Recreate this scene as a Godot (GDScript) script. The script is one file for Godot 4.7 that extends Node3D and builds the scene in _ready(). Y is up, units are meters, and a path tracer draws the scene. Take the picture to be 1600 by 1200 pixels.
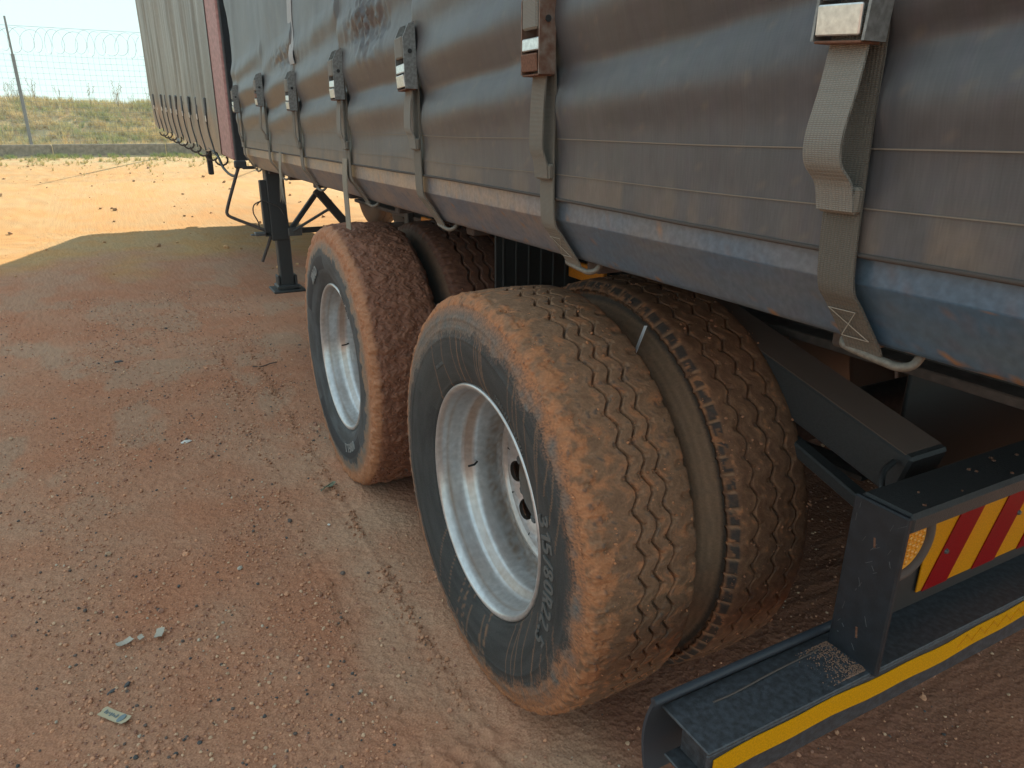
extends Node3D

# ---------------------------------------------------------------- helpers
var rng := RandomNumberGenerator.new()
var M := {}
var names := {}
var nz := FastNoiseLite.new()      # broad patches
var nf := FastNoiseLite.new()      # fine grit
var nm := FastNoiseLite.new()      # lumps of mud
var nc := FastNoiseLite.new()      # clods

func fract(v: float) -> float:
	return v - floorf(v)
func sstep(a: float, b: float, v: float) -> float:
	var t := clampf((v - a) / (b - a), 0.0, 1.0)
	return t * t * (3.0 - 2.0 * t)
func numbered(n: String) -> String:
	var c: int = names.get(n, 0)
	names[n] = c + 1
	return n if c == 0 else "%s_%03d" % [n, c]
func thing(called: String, label: String, category: String, group := "") -> Node3D:
	var o := Node3D.new()
	o.name = numbered(called)
	add_child(o)
	o.set_meta("label", label); o.set_meta("category", category)
	if group != "":
		o.set_meta("group", group)
	return o
func part(called: String, parent: Node3D, label := "") -> Node3D:
	var o := Node3D.new()
	o.name = called
	parent.add_child(o, true)
	if label != "":
		o.set_meta("label", label)
	return o
func put(called: String, mesh: Mesh, mat: Material, parent: Node3D = self, label := "") -> MeshInstance3D:
	var o := MeshInstance3D.new()
	o.name = called if parent != self else numbered(called)
	o.mesh = mesh
	o.material_override = mat
	o.cast_shadow = GeometryInstance3D.SHADOW_CASTING_SETTING_ON
	parent.add_child(o, true)
	if label != "":
		o.set_meta("label", label)
	return o
func tag(o: Node3D, label: String, category: String, group := "", kind := "") -> void:
	if kind != "":
		o.set_meta("kind", kind)
	o.set_meta("label", label); o.set_meta("category", category)
	if group != "":
		o.set_meta("group", group)
func mb() -> SurfaceTool:
	var st := SurfaceTool.new()
	st.begin(Mesh.PRIMITIVE_TRIANGLES)
	st.set_smooth_group(-1)
	st.set_color(Color(1, 1, 1))
	return st
func fin(st: SurfaceTool) -> ArrayMesh:
	st.generate_normals()
	return st.commit()
func tri(st: SurfaceTool, a: Vector3, b: Vector3, c: Vector3, mid: Vector3) -> void:
	var n := (a - c).cross(a - b)
	if n.dot((a + b + c) / 3.0 - mid) < 0.0:
		var t := b
		b = c
		c = t
	st.add_vertex(a); st.add_vertex(b); st.add_vertex(c)
func quad(st: SurfaceTool, a: Vector3, b: Vector3, c: Vector3, d: Vector3, mid: Vector3) -> void:
	tri(st, a, b, c, mid)
	tri(st, a, c, d, mid)
# a box with chamfered edges
func box(st: SurfaceTool, at: Vector3, size: Vector3, bev := 0.004, bas := Basis.IDENTITY) -> void:
	var h := size * 0.5
	var bv: float = minf(bev, minf(h.x, minf(h.y, h.z)) * 0.6)
	var P := func(sx: int, sy: int, sz: int, ax: int) -> Vector3:
		var v := Vector3(sx * (h.x - (0.0 if ax == 0 else bv)), sy * (h.y - (0.0 if ax == 1 else bv)), sz * (h.z - (0.0 if ax == 2 else bv)))
		return at + bas * v
	var sg := [[-1, -1], [1, -1], [1, 1], [-1, 1]]
	for s in [-1, 1]:
		quad(st, P.call(s, -1, -1, 0), P.call(s, 1, -1, 0), P.call(s, 1, 1, 0), P.call(s, -1, 1, 0), at)
		quad(st, P.call(-1, s, -1, 1), P.call(1, s, -1, 1), P.call(1, s, 1, 1), P.call(-1, s, 1, 1), at)
		quad(st, P.call(-1, -1, s, 2), P.call(1, -1, s, 2), P.call(1, 1, s, 2), P.call(-1, 1, s, 2), at)
	for g in sg:
		var a: int = g[0]
		var b: int = g[1]
		quad(st, P.call(-1, a, b, 1), P.call(1, a, b, 1), P.call(1, a, b, 2), P.call(-1, a, b, 2), at)
		quad(st, P.call(a, -1, b, 0), P.call(a, 1, b, 0), P.call(a, 1, b, 2), P.call(a, -1, b, 2), at)
		quad(st, P.call(a, b, -1, 0), P.call(a, b, 1, 0), P.call(a, b, 1, 1), P.call(a, b, -1, 1), at)
		for c in [-1, 1]:
			tri(st, P.call(a, b, c, 0), P.call(a, b, c, 1), P.call(a, b, c, 2), at)
# box between two points: section w (across) x h
func beam(st: SurfaceTool, a: Vector3, b: Vector3, w: float, h: float, bev := 0.004, upv := Vector3.UP) -> void:
	var d := (b - a).normalized()
	var side := d.cross(upv).normalized()
	var up := side.cross(d)
	box(st, (a + b) * 0.5, Vector3(w, h, a.distance_to(b)), bev, Basis(side, up, -d))
func tube(st: SurfaceTool, pts: PackedVector3Array, r: float, n := 8, r1 := -1.0) -> void:
	st.set_smooth_group(0)
	var prev: Array = []
	var up := Vector3(0.31, 0.9, 0.2)
	for i in pts.size():
		var d: Vector3 = (pts[mini(i + 1, pts.size() - 1)] - pts[maxi(i - 1, 0)]).normalized()
		var s := d.cross(up)
		if s.length() < 0.05:
			s = d.cross(Vector3(1, 0, 0.2))
		s = s.normalized()
		var u := s.cross(d)
		up = u
		var rr := r if r1 < 0.0 else lerpf(r, r1, float(i) / maxi(1, pts.size() - 1))
		var ring: Array = []
		for k in n:
			var t := TAU * k / n
			ring.append(pts[i] + (s * cos(t) + u * sin(t)) * rr)
		if i > 0:
			var mid: Vector3 = (pts[i] + pts[i - 1]) * 0.5
			for k in n:
				quad(st, prev[k], prev[(k + 1) % n], ring[(k + 1) % n], ring[k], mid)
		if i == 0 or i == pts.size() - 1:
			st.set_smooth_group(-1)
			for k in n:
				tri(st, pts[i], ring[k], ring[(k + 1) % n], pts[i] - (d if i > 0 else -d) * 0.01)
			st.set_smooth_group(0)
		prev = ring
	st.set_smooth_group(-1)
func bend(pts: PackedVector3Array, steps := 6) -> PackedVector3Array:    # smooth curve through points
	var c := Curve3D.new()
	for i in pts.size():
		var t := (pts[mini(i + 1, pts.size() - 1)] - pts[maxi(i - 1, 0)]) * 0.17
		c.add_point(pts[i], -t, t)
	var out := PackedVector3Array()
	for i in pts.size() - 1:
		for k in steps:
			out.append(c.sample(i, float(k) / steps))
	out.append(pts[pts.size() - 1])
	return out
# flat band (webbing) along pts, wide along `across`, with thickness
func band(st: SurfaceTool, pts: PackedVector3Array, w: float, th: float, across := Vector3(0, 0, 1)) -> void:
	st.set_smooth_group(0)
	for i in pts.size() - 1:
		var a := pts[i]
		var b := pts[i + 1]
		var d0: Vector3 = (pts[i + 1] - pts[maxi(i - 1, 0)]).normalized()
		var d1: Vector3 = (pts[mini(i + 2, pts.size() - 1)] - pts[i]).normalized()
		var n0 := d0.cross(across).normalized() * th * 0.5
		var n1 := d1.cross(across).normalized() * th * 0.5
		var s := across.normalized() * w * 0.5
		var m := (a + b) * 0.5
		st.set_smooth_group(1)
		quad(st, a - s + n0, a + s + n0, b + s + n1, b - s + n1, m)
		st.set_smooth_group(2)
		quad(st, a - s - n0, a + s - n0, b + s - n1, b - s - n1, m)
		st.set_smooth_group(3)
		quad(st, a + s - n0, a + s + n0, b + s + n1, b + s - n1, m)
		st.set_smooth_group(4)
		quad(st, a - s - n0, a - s + n0, b - s + n1, b - s - n1, m)
	st.set_smooth_group(-1)
# grid of points -> smooth mesh with vertex colours
func grid_mesh(P: PackedVector3Array, C: PackedColorArray, nu: int, nv: int, flip := false, closed := false) -> ArrayMesh:
	var N := PackedVector3Array()
	N.resize(P.size())
	var sgn := -1.0 if flip else 1.0
	for i in nu:
		var i0 := i - 1
		var i1 := i + 1
		if closed:
			i0 = (i0 + nu) % nu
			i1 = i1 % nu
		else:
			i0 = maxi(i0, 0)
			i1 = mini(i1, nu - 1)
		for j in nv:
			var j0 := maxi(j - 1, 0)
			var j1 := mini(j + 1, nv - 1)
			N[i * nv + j] = (P[i1 * nv + j] - P[i0 * nv + j]).cross(P[i * nv + j1] - P[i * nv + j0]).normalized() * sgn
	var I := PackedInt32Array()
	var last := nu if closed else nu - 1
	I.resize(last * (nv - 1) * 6)
	var q := 0
	for i in last:
		var n2 := ((i + 1) % nu) * nv
		for j in nv - 1:
			var a := i * nv + j
			var b := n2 + j
			if flip:
				I[q] = a; I[q + 1] = b; I[q + 2] = b + 1
				I[q + 3] = a; I[q + 4] = b + 1; I[q + 5] = a + 1
			else:
				I[q] = a; I[q + 1] = b + 1; I[q + 2] = b
				I[q + 3] = a; I[q + 4] = a + 1; I[q + 5] = b + 1
			q += 6
	var arr := []
	arr.resize(Mesh.ARRAY_MAX)
	arr[Mesh.ARRAY_VERTEX] = P
	arr[Mesh.ARRAY_NORMAL] = N
	arr[Mesh.ARRAY_COLOR] = C
	arr[Mesh.ARRAY_INDEX] = I
	var m := ArrayMesh.new()
	m.add_surface_from_arrays(Mesh.PRIMITIVE_TRIANGLES, arr)
	return m
func mat(c: Color, rough := 0.7, metal := 0.0, vc := false) -> StandardMaterial3D:   # c linear
	var m := StandardMaterial3D.new()
	m.albedo_color = c.linear_to_srgb()
	m.roughness = rough
	m.metallic = metal
	m.vertex_color_use_as_albedo = vc
	return m
func tri_tex(m: StandardMaterial3D, tex: Texture2D, metres: float, normal: Texture2D = null, ns := 1.0) -> void:
	m.uv1_triplanar = true
	m.uv1_world_triplanar = true
	m.uv1_scale = Vector3.ONE / metres
	if tex:
		m.albedo_texture = tex
	if normal:
		m.normal_enabled = true
		m.normal_texture = normal
		m.normal_scale = ns
func noise(kind: int, freq: float, sd: int, oct := 4) -> FastNoiseLite:
	var n := FastNoiseLite.new()
	n.noise_type = kind
	n.frequency = freq
	n.seed = sd
	n.fractal_octaves = oct
	return n
# a grey-scale image spread between two tones (sRGB greys), from seamless noise
func tone_tex(n: FastNoiseLite, size: int, lo: Color, hi: Color, power := 1.0) -> ImageTexture:
	var im := n.get_seamless_image(size, size)
	im.convert(Image.FORMAT_L8)
	var d := im.get_data()
	var o := PackedByteArray()
	o.resize(size * size * 3)
	var lut := []
	for i in 256:
		var c := lo.lerp(hi, pow(i / 255.0, power))
		lut.append([int(c.r * 255), int(c.g * 255), int(c.b * 255)])
	for i in d.size():
		var e: Array = lut[d[i]]
		o[i * 3] = e[0]; o[i * 3 + 1] = e[1]; o[i * 3 + 2] = e[2]
	return ImageTexture.create_from_image(Image.create_from_data(size, size, false, Image.FORMAT_RGB8, o))
func bump_tex(n: FastNoiseLite, size: int, strength: float) -> ImageTexture:
	var im := n.get_seamless_image(size, size)
	im.convert(Image.FORMAT_RGBA8)
	im.bump_map_to_normal_map(strength)
	return ImageTexture.create_from_image(im)

# ---------------------------------------------------------------- the lie of the land
func gy(x: float, z: float) -> float:
	var s := -z - 4.0
	var y := 0.0
	if s > 0.0:
		s = minf(s, 15.2)
		y = 0.058 * (s - 2.0 * (1.0 - exp(-s / 2.0)))
	if z < -19.6:
		y += 1.15 * sstep(-19.6, -25.5, z) + 0.18 * nz.get_noise_2d(x * 3.0, z * 3.0) * sstep(-19.6, -22.0, z)
	return y

# ---------------------------------------------------------------- tyres
const PROFILE := [[-0.111, 0.296], [-0.125, 0.312], [-0.139, 0.342], [-0.149, 0.380], [-0.152, 0.415], [-0.149, 0.450], [-0.143, 0.480], [-0.136, 0.500], [-0.1305, 0.5130], [-0.121, 0.5230], [-0.098, 0.5275], [-0.045, 0.5308], [0.0, 0.5315]]
func profile_rows(side_step: float, tread_step: float, inner_step: float, grooves: Array, gw: float) -> Array:
	# [w, r, nw, nr, groove]  from the outer bead to the inner bead
	var c := Curve2D.new()
	var full := PROFILE.duplicate()
	for i in range(PROFILE.size() - 2, -1, -1):
		full.append([-PROFILE[i][0], PROFILE[i][1]])
	for i in full.size():
		var p := Vector2(full[i][0], full[i][1])
		var a: Array = full[maxi(i - 1, 0)]
		var b: Array = full[mini(i + 1, full.size() - 1)]
		var t := (Vector2(b[0], b[1]) - Vector2(a[0], a[1])) * 0.16
		c.add_point(p, -t, t)
	c.bake_interval = 0.0005
	var L := c.get_baked_length()
	var out := []
	var d := 0.0
	var marks := []
	for g in grooves:
		for e in [-gw * 0.5 - 0.0007, -gw * 0.5 + 0.0005, gw * 0.5 - 0.0005, gw * 0.5 + 0.0007]:
			marks.append(g + e)
	while d < L:
		var p := c.sample_baked(d)
		var near_mark := false
		for m in marks:
			if absf(p.x - m) < 0.0014 and p.y > 0.5:
				near_mark = true
		if not near_mark:
			out.append(p)
		if p.y > 0.512:
			d += tread_step
		elif p.x < 0.0:
			d += side_step
		else:
			d += inner_step
	out.append(c.sample_baked(L))
	for m in marks:
		for k in int(L / 0.0005):
			var p := c.sample_baked(k * 0.0005)
			if p.y > 0.5 and p.x >= m:
				out.append(Vector2(m, p.y))
				break
	out.sort_custom(func(a, b):
		var ka: float = a.x if a.y > 0.5 else (-1.0 - (0.5 - a.y) if a.x < 0.0 else 1.0 + (0.5 - a.y))
		var kb: float = b.x if b.y > 0.5 else (-1.0 - (0.5 - b.y) if b.x < 0.0 else 1.0 + (0.5 - b.y))
		return ka < kb)
	var rows := []
	for i in out.size():
		var p: Vector2 = out[i]
		var t: Vector2 = out[mini(i + 1, out.size() - 1)] - out[maxi(i - 1, 0)]
		var n := Vector2(-t.y, t.x).normalized()
		if p.y > 0.52:
			n = Vector2(0, 1)
		var g := 0.0
		if p.y > 0.5:
			for q in grooves:
				if absf(p.x - q) < gw * 0.5:
					g = 1.0
		rows.append([p.x, p.y, n.x, n.y, g])
	return rows

# phi: 0 at the top, 90 deg to the rear.  style: 0 near outer, 1 near inner, 2 far outer (caked), 3 far inner, 4 plain
func tyre_mesh(xc: float, yc: float, zc: float, style: int, sd: int) -> ArrayMesh:
	var grooves := [-0.020, 0.017, 0.054]
	var gw := 0.0058
	var per := 50.0
	var amp := 0.0070
	var a_fine := 0.22
	var a_from := -60.0
	var a_to := 165.0
	var a_rough := 1.0
	var rows: Array
	match style:
		0:
			rows = profile_rows(0.0036, 0.0034, 0.012, grooves, gw)
		1:
			grooves = [-0.058, 0.0, 0.056]
			gw = 0.0050
			per = 54.0
			amp = 0.0058
			a_fine = 0.36
			rows = profile_rows(0.006, 0.004, 0.016, grooves, gw)
		2:
			grooves = []
			a_fine = 0.42
			a_from = -70.0
			a_to = 170.0
			rows = profile_rows(0.0045, 0.0036, 0.016, grooves, gw)
		3:
			grooves = [-0.045, 0.0, 0.045]
			gw = 0.009
			per = 44.0
			amp = 0.007
			a_fine = 0.55
			rows = profile_rows(0.008, 0.006, 0.02, grooves, gw)
		_:
			grooves = [-0.045, 0.045]
			gw = 0.009
			a_fine = 2.0
			a_rough = 2.5
			rows = profile_rows(0.02, 0.02, 0.03, grooves, gw)
	var ang := PackedFloat32Array()
	var a := a_from
	while a < a_to:
		ang.append(deg_to_rad(a))
		a += a_fine
	while a < a_from + 360.0 - a_rough * 0.5:
		ang.append(deg_to_rad(a))
		a += a_rough
	var nu := ang.size()
	var nv := rows.size()
	var P := PackedVector3Array()
	var C := PackedColorArray()
	P.resize(nu * nv)
	C.resize(nu * nv)
	# thin dried drips running down the outer sidewall (world vertical)
	var r2 := RandomNumberGenerator.new()
	r2.seed = sd * 7 + 3
	var drips := []
	for k in 20:
		drips.append([r2.randf_range(-0.44, 0.44), r2.randf_range(0.0, 1.0), r2.randf_range(0.0, 1.0)])
	var o := Vector3(sd * 3.1, sd * 1.7, sd * 2.3)
	var orange := Color(0.45, 0.190, 0.090)
	var tan_d := Color(0.35, 0.188, 0.108)
	var brown := Color(0.20, 0.104, 0.060)
	var rubber := Color(0.044, 0.042, 0.041)
	var grey := Color(0.165, 0.160, 0.150)
	for i in nu:
		var ph: float = ang[i]
		var sp := sin(ph)
		var cp := cos(ph)
		var f := fract(ph / TAU * per)
		var zig := clampf((absf(2.0 * f - 1.0) * 2.0 - 1.0) * 1.7, -1.0, 1.0) * amp
		if style == 3:
			zig = sin(f * TAU) * amp
		var notch := sstep(0.10, 0.05, absf(f - 0.5)) if style < 2 else 0.0
		var notch2 := sstep(0.10, 0.05, minf(f, 1.0 - f)) if style < 2 else 0.0
		for j in nv:
			var row: Array = rows[j]
			var w: float = row[0]
			var r: float = row[1]
			var d := 0.0
			var tread := r > 0.5 and absf(w) < 0.135
			var q := Vector3(w, r * cp, r * sp) + o
			var big := nm.get_noise_3d(q.x * 18.0, q.y * 18.0, q.z * 18.0)
			var fine := nf.get_noise_3d(q.x * 240.0, q.y * 240.0, q.z * 240.0)
			var col: Color
			if tread:
				var mask := sstep(0.110, 0.078, absf(w))
				w += zig * mask
				if row[4] > 0.5:
					d -= 0.0115
				# shallow cuts beside the zigzag corners
				if style < 2 and row[4] < 0.5:
					for g in grooves:
						var e: float = (float(row[0]) - g)
						if notch > 0.0 and e > -0.012 and e < 0.0:
							d -= 0.004 * notch
						if notch2 > 0.0 and e < 0.012 and e > 0.0:
							d -= 0.004 * notch2
			if style == 0:
				if tread:
					var mud := nm.get_noise_3d(q.x * 34.0 + 9.0, q.y * 34.0, q.z * 34.0)
					var edge := sstep(0.075, 0.105, -w)
					var t := clampf(0.30 + 0.75 * big + 0.35 * mud + edge * 0.45 + 0.25 * sstep(0.5, 1.0, -cp), 0.0, 1.0)
					col = brown.lerp(tan_d, clampf(0.35 + 0.6 * mud + 0.35 * cp, 0.0, 0.8)).lerp(orange, sstep(0.35, 0.85, t))
					col = col.lerp(rubber * 1.6, clampf(mud * 2.0 - 0.65, 0.0, 0.65))
					col *= 1.0 + 0.25 * fine
					d += 0.0007 * fine + 0.0016 * maxf(0.0, mud)
					if edge > 0.0:
						var sc := absf(sin(ph * per * 0.5))
						d -= 0.0045 * edge * sstep(0.80, 0.98, sc) * sstep(0.135, 0.115, -w)
						d += 0.0042 * edge * maxf(0.0, mud + 0.1)
					var e2 := sstep(0.088, 0.105, w)
					d -= 0.005 * e2 * sstep(0.85, 0.98, absf(sin(ph * per * 0.5)))
				else:
					# outer sidewall: clean black wall, dusty or muddy shoulder with a ragged outline
					var rb := 0.447 + 0.016 * nz.get_noise_2d(ph * 130.0, 5.0) + 0.010 * big
					rb += 0.020 * sstep(0.3, 1.4, ph) * sstep(2.2, 1.6, ph) - 0.012 * sstep(0.4, -0.2, ph) * sstep(-2.6, -1.6, ph)
					var film := clampf(0.5 + 2.2 * fine + 1.2 * big, 0.0, 1.0) * 0.55 * sstep(rb - 0.020, rb + 0.004, r)
					var m := maxf(sstep(rb + 0.002, rb + 0.010, r + 0.004 * fine), film)
					var lowr := sstep(-0.1, 0.9, ph) if ph < 3.2 else sstep(5.6, 4.2, ph)
					var dirt := grey.lerp(tan_d, 0.35 + 0.4 * big).lerp(orange, clampf(lowr * (0.55 + 0.8 * big) + sstep(0.478, 0.5, r) * 0.6, 0.0, 1.0))
					col = rubber.lerp(Color(0.074, 0.070, 0.068), clampf(0.55 + 0.5 * nz.get_noise_2d(ph * 60.0, r * 900.0), 0.0, 1.0))
					col = col.lerp(grey * 0.55, 0.35 * sstep(0.3, -0.6, ph) * sstep(-2.8, -2.0, ph))
					col = col.lerp(dirt, m * clampf(0.78 + 0.6 * fine, 0.25, 1.0))
					d += m * (0.0006 * fine + 0.0012 * maxf(0.0, big))
					if w < 0.0:
						var zz := r * sp
						for dr in drips:
							if absf(zz - float(dr[0]) - 0.004 * sin(r * cp * 30.0 + float(dr[1]) * 9.0)) < 0.0019 and m < 0.5 and absf(r * cp) > 0.20 + 0.2 * float(dr[2]) * sstep(0.0, 0.4, absf(zz)) - absf(zz) * 0.5:
								col = col.lerp(tan_d, 0.42)
					for rg in [0.425, 0.448, 0.470, 0.3125]:
						if absf(r - rg) < 0.0030:
							d += 0.0016
					col *= 1.0 + 0.12 * fine
			elif style == 1:
				if tread:
					var mud := nm.get_noise_3d(q.x * 40.0 + 3.0, q.y * 30.0, q.z * 30.0)
					col = Color(0.17, 0.080, 0.045).lerp(Color(0.27, 0.135, 0.075), clampf(0.4 + mud, 0.0, 1.0))
					col = col.lerp(orange * 0.85, sstep(0.42, 0.7, mud + 0.5 * sstep(0.085, 0.12, -w) + 0.25 * big))
					d += 0.0006 * fine + 0.0012 * maxf(0.0, mud)
					var e3 := sstep(0.098, 0.106, absf(w))
					var tick := sstep(0.93, 0.985, absf(sin(ph * 42.0)))
					d -= 0.0055 * e3 * tick
					if w < -0.102 and w > -0.119 and big + 0.3 * fine < 0.25:
						col = col.lerp(Color(0.045, 0.040, 0.038).lerp(tan_d, tick), 0.85)
					col *= 1.0 + 0.2 * fine
				else:
					var dt := 0.5 + 0.5 * big
					col = Color(0.25, 0.155, 0.10).lerp(Color(0.31, 0.175, 0.105), dt)
					col = col.lerp(Color(0.05, 0.045, 0.042), 0.75 * sstep(0.486, 0.494, r + 0.004 * fine) * sstep(0.513, 0.508, r))
					col *= 1.0 + 0.10 * fine + 0.12 * sin(r * 420.0 + big * 3.0)
			elif style == 2:
				var mud2 := nm.get_noise_3d(q.x * 60.0, q.y * 60.0, q.z * 60.0)
				var mud3 := nf.get_noise_3d(q.x * 150.0, q.y * 150.0, q.z * 150.0)
				var cake := sstep(0.474, 0.505, r + 0.008 * big) if w < 0.0 else sstep(0.47, 0.5, r)
				var clod := nc.get_noise_3d(q.x, q.y, q.z)
				d += cake * (0.004 + 0.007 * big - 0.006 * clod + 0.002 * mud3 + 0.001 * fine)
				var wet := Color(0.165, 0.062, 0.036).lerp(Color(0.285, 0.112, 0.062), clampf(0.35 - 0.9 * clod + 0.6 * mud3, 0.0, 1.0))
				var shoulder := sstep(0.105, 0.128, -w) * cake
				col = wet.lerp(orange, clampf(shoulder * 0.9 + 0.3 * maxf(0.0, big) + 0.45 * sstep(0.55, 1.0, -cp) * sstep(-0.3, 0.5, sp), 0.0, 1.0))
				if cake < 1.0:
					var rb2 := 0.438 + 0.020 * big + 0.012 * nz.get_noise_2d(ph * 90.0, 2.0)
					var m2 := sstep(rb2 - 0.004, rb2 + 0.004, r)
					var dirt2 := Color(0.30, 0.175, 0.11).lerp(Color(0.20, 0.165, 0.135), clampf(0.5 + big * 1.2 + 0.5 * mud3, 0.0, 1.0))
					dirt2 = dirt2.lerp(orange, sstep(0.455, 0.49, r))
					var rub := Color(0.082, 0.086, 0.092).lerp(Color(0.046, 0.045, 0.046), clampf(0.5 + nz.get_noise_2d(ph * 50.0, r * 700.0), 0.0, 1.0))
					# black nameplate bands moulded in the wall
					if w < 0.0 and r > 0.365 and r < 0.418:
						if (ph > -1.75 and ph < -0.12) or (ph > 2.25 and ph < 3.95):
							rub = Color(0.030, 0.030, 0.034)
							d += 0.0010
					col = col.lerp(rub.lerp(dirt2, m2), 1.0 - cake)
					d += (1.0 - cake) * m2 * (0.0010 * fine + 0.001 * mud3)
				col *= 1.0 + 0.22 * fine
			elif style == 3:
				var mud4 := nm.get_noise_3d(q.x * 40.0, q.y * 40.0, q.z * 40.0)
				if tread:
					col = Color(0.135, 0.048, 0.027).lerp(Color(0.23, 0.088, 0.045), clampf(0.45 + mud4, 0.0, 1.0))
					d += 0.0015 * mud4 + 0.001 * fine
					var e4 := sstep(0.098, 0.106, absf(w))
					d -= 0.006 * e4 * sstep(0.9, 0.98, absf(sin(ph * 40.0)))
				else:
					col = Color(0.09, 0.062, 0.046).lerp(Color(0.22, 0.115, 0.068), sstep(0.44, 0.5, r + 0.02 * big))
				col *= 1.0 + 0.2 * fine
			else:
				col = rubber.lerp(tan_d, 0.3)
			if style == 1 and absf(w) > 0.085:
				d -= 0.030 * pow((absf(w) - 0.085) / 0.05, 2.0) * sstep(0.44, 0.50, r)
			var rr: float = r + d * float(row[3])
			var ww: float = w + d * float(row[2])
			var y := yc + rr * cp
			if y < 0.05 and style < 5:                      # the wall bulges and the tread flattens where it carries the load
				var b := sstep(0.05, -0.03, y)
				ww *= 1.0 + 0.05 * b
				y = maxf(y, 0.001 + 0.0015 * (fine + 0.6))
			P[i * nv + j] = Vector3(xc + ww, y, zc + rr * sp)
			C[i * nv + j] = Color(clampf(col.r, 0.0, 1.0), clampf(col.g, 0.0, 1.0), clampf(col.b, 0.0, 1.0))
	return grid_mesh(P, C, nu, nv, false, true)

# raised letters on the outer sidewall, reading clockwise from angle phi0 (rad)
func wall_text(text: String, c: Vector3, wall_x: float, radius: float, phi0: float, size: float, gap := 1.0, inward := false) -> ArrayMesh:
	var st := SurfaceTool.new()
	st.begin(Mesh.PRIMITIVE_TRIANGLES)
	var font := SystemFont.new()
	font.font_names = PackedStringArray(["Droid Sans"])
	font.font_weight = 700
	var ph := phi0
	for ch in text:
		var wadv := 0.62 * size * gap
		if ch in "./1I":
			wadv *= 0.7
		if ch != " ":
			var tm := TextMesh.new()
			tm.text = ch
			tm.font = font
			tm.font_size = 24
			tm.pixel_size = size / 24.0
			tm.depth = 0.0038
			tm.curve_step = 2.0
			var rad := Vector3(0, cos(ph), sin(ph))
			var tan_v := Vector3(0, -sin(ph), cos(ph))
			if inward:
				rad = -rad
				tan_v = -tan_v
			var bas := Basis(tan_v, rad, Vector3(-1, 0, 0))
			st.append_from(tm, 0, Transform3D(bas, Vector3(wall_x, c.y, c.z) + Vector3(0, cos(ph), sin(ph)) * radius))
		ph += (wadv / radius) * (-1.0 if inward else 1.0)
	return st.commit()

# lathe about the wheel axle; pts = [x, r] ; colour by callback
func lathe(c: Vector3, pts: Array, n: int, colf: Callable, flip := false) -> ArrayMesh:
	var P := PackedVector3Array()
	var C := PackedColorArray()
	for i in n:
		var ph := TAU * i / n
		for p in pts:
			P.append(c + Vector3(p[0], cos(ph) * p[1], sin(ph) * p[1]))
			C.append(colf.call(p[0], p[1], ph))
	return grid_mesh(P, C, n, pts.size(), flip, true)
func smooth_pts(pts: Array, sub: int) -> Array:
	var out := []
	for i in pts.size() - 1:
		var p0: Array = pts[maxi(i - 1, 0)]
		var p1: Array = pts[i]
		var p2: Array = pts[i + 1]
		var p3: Array = pts[mini(i + 2, pts.size() - 1)]
		for k in sub:
			var t := float(k) / sub
			out.append([lerpf(cubic_interpolate(p1[0], p2[0], p0[0], p3[0], t), lerpf(p1[0], p2[0], t), 0.4), lerpf(cubic_interpolate(p1[1], p2[1], p0[1], p3[1], t), lerpf(p1[1], p2[1], t), 0.4)])
	out.append(pts[pts.size() - 1])
	return out

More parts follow.
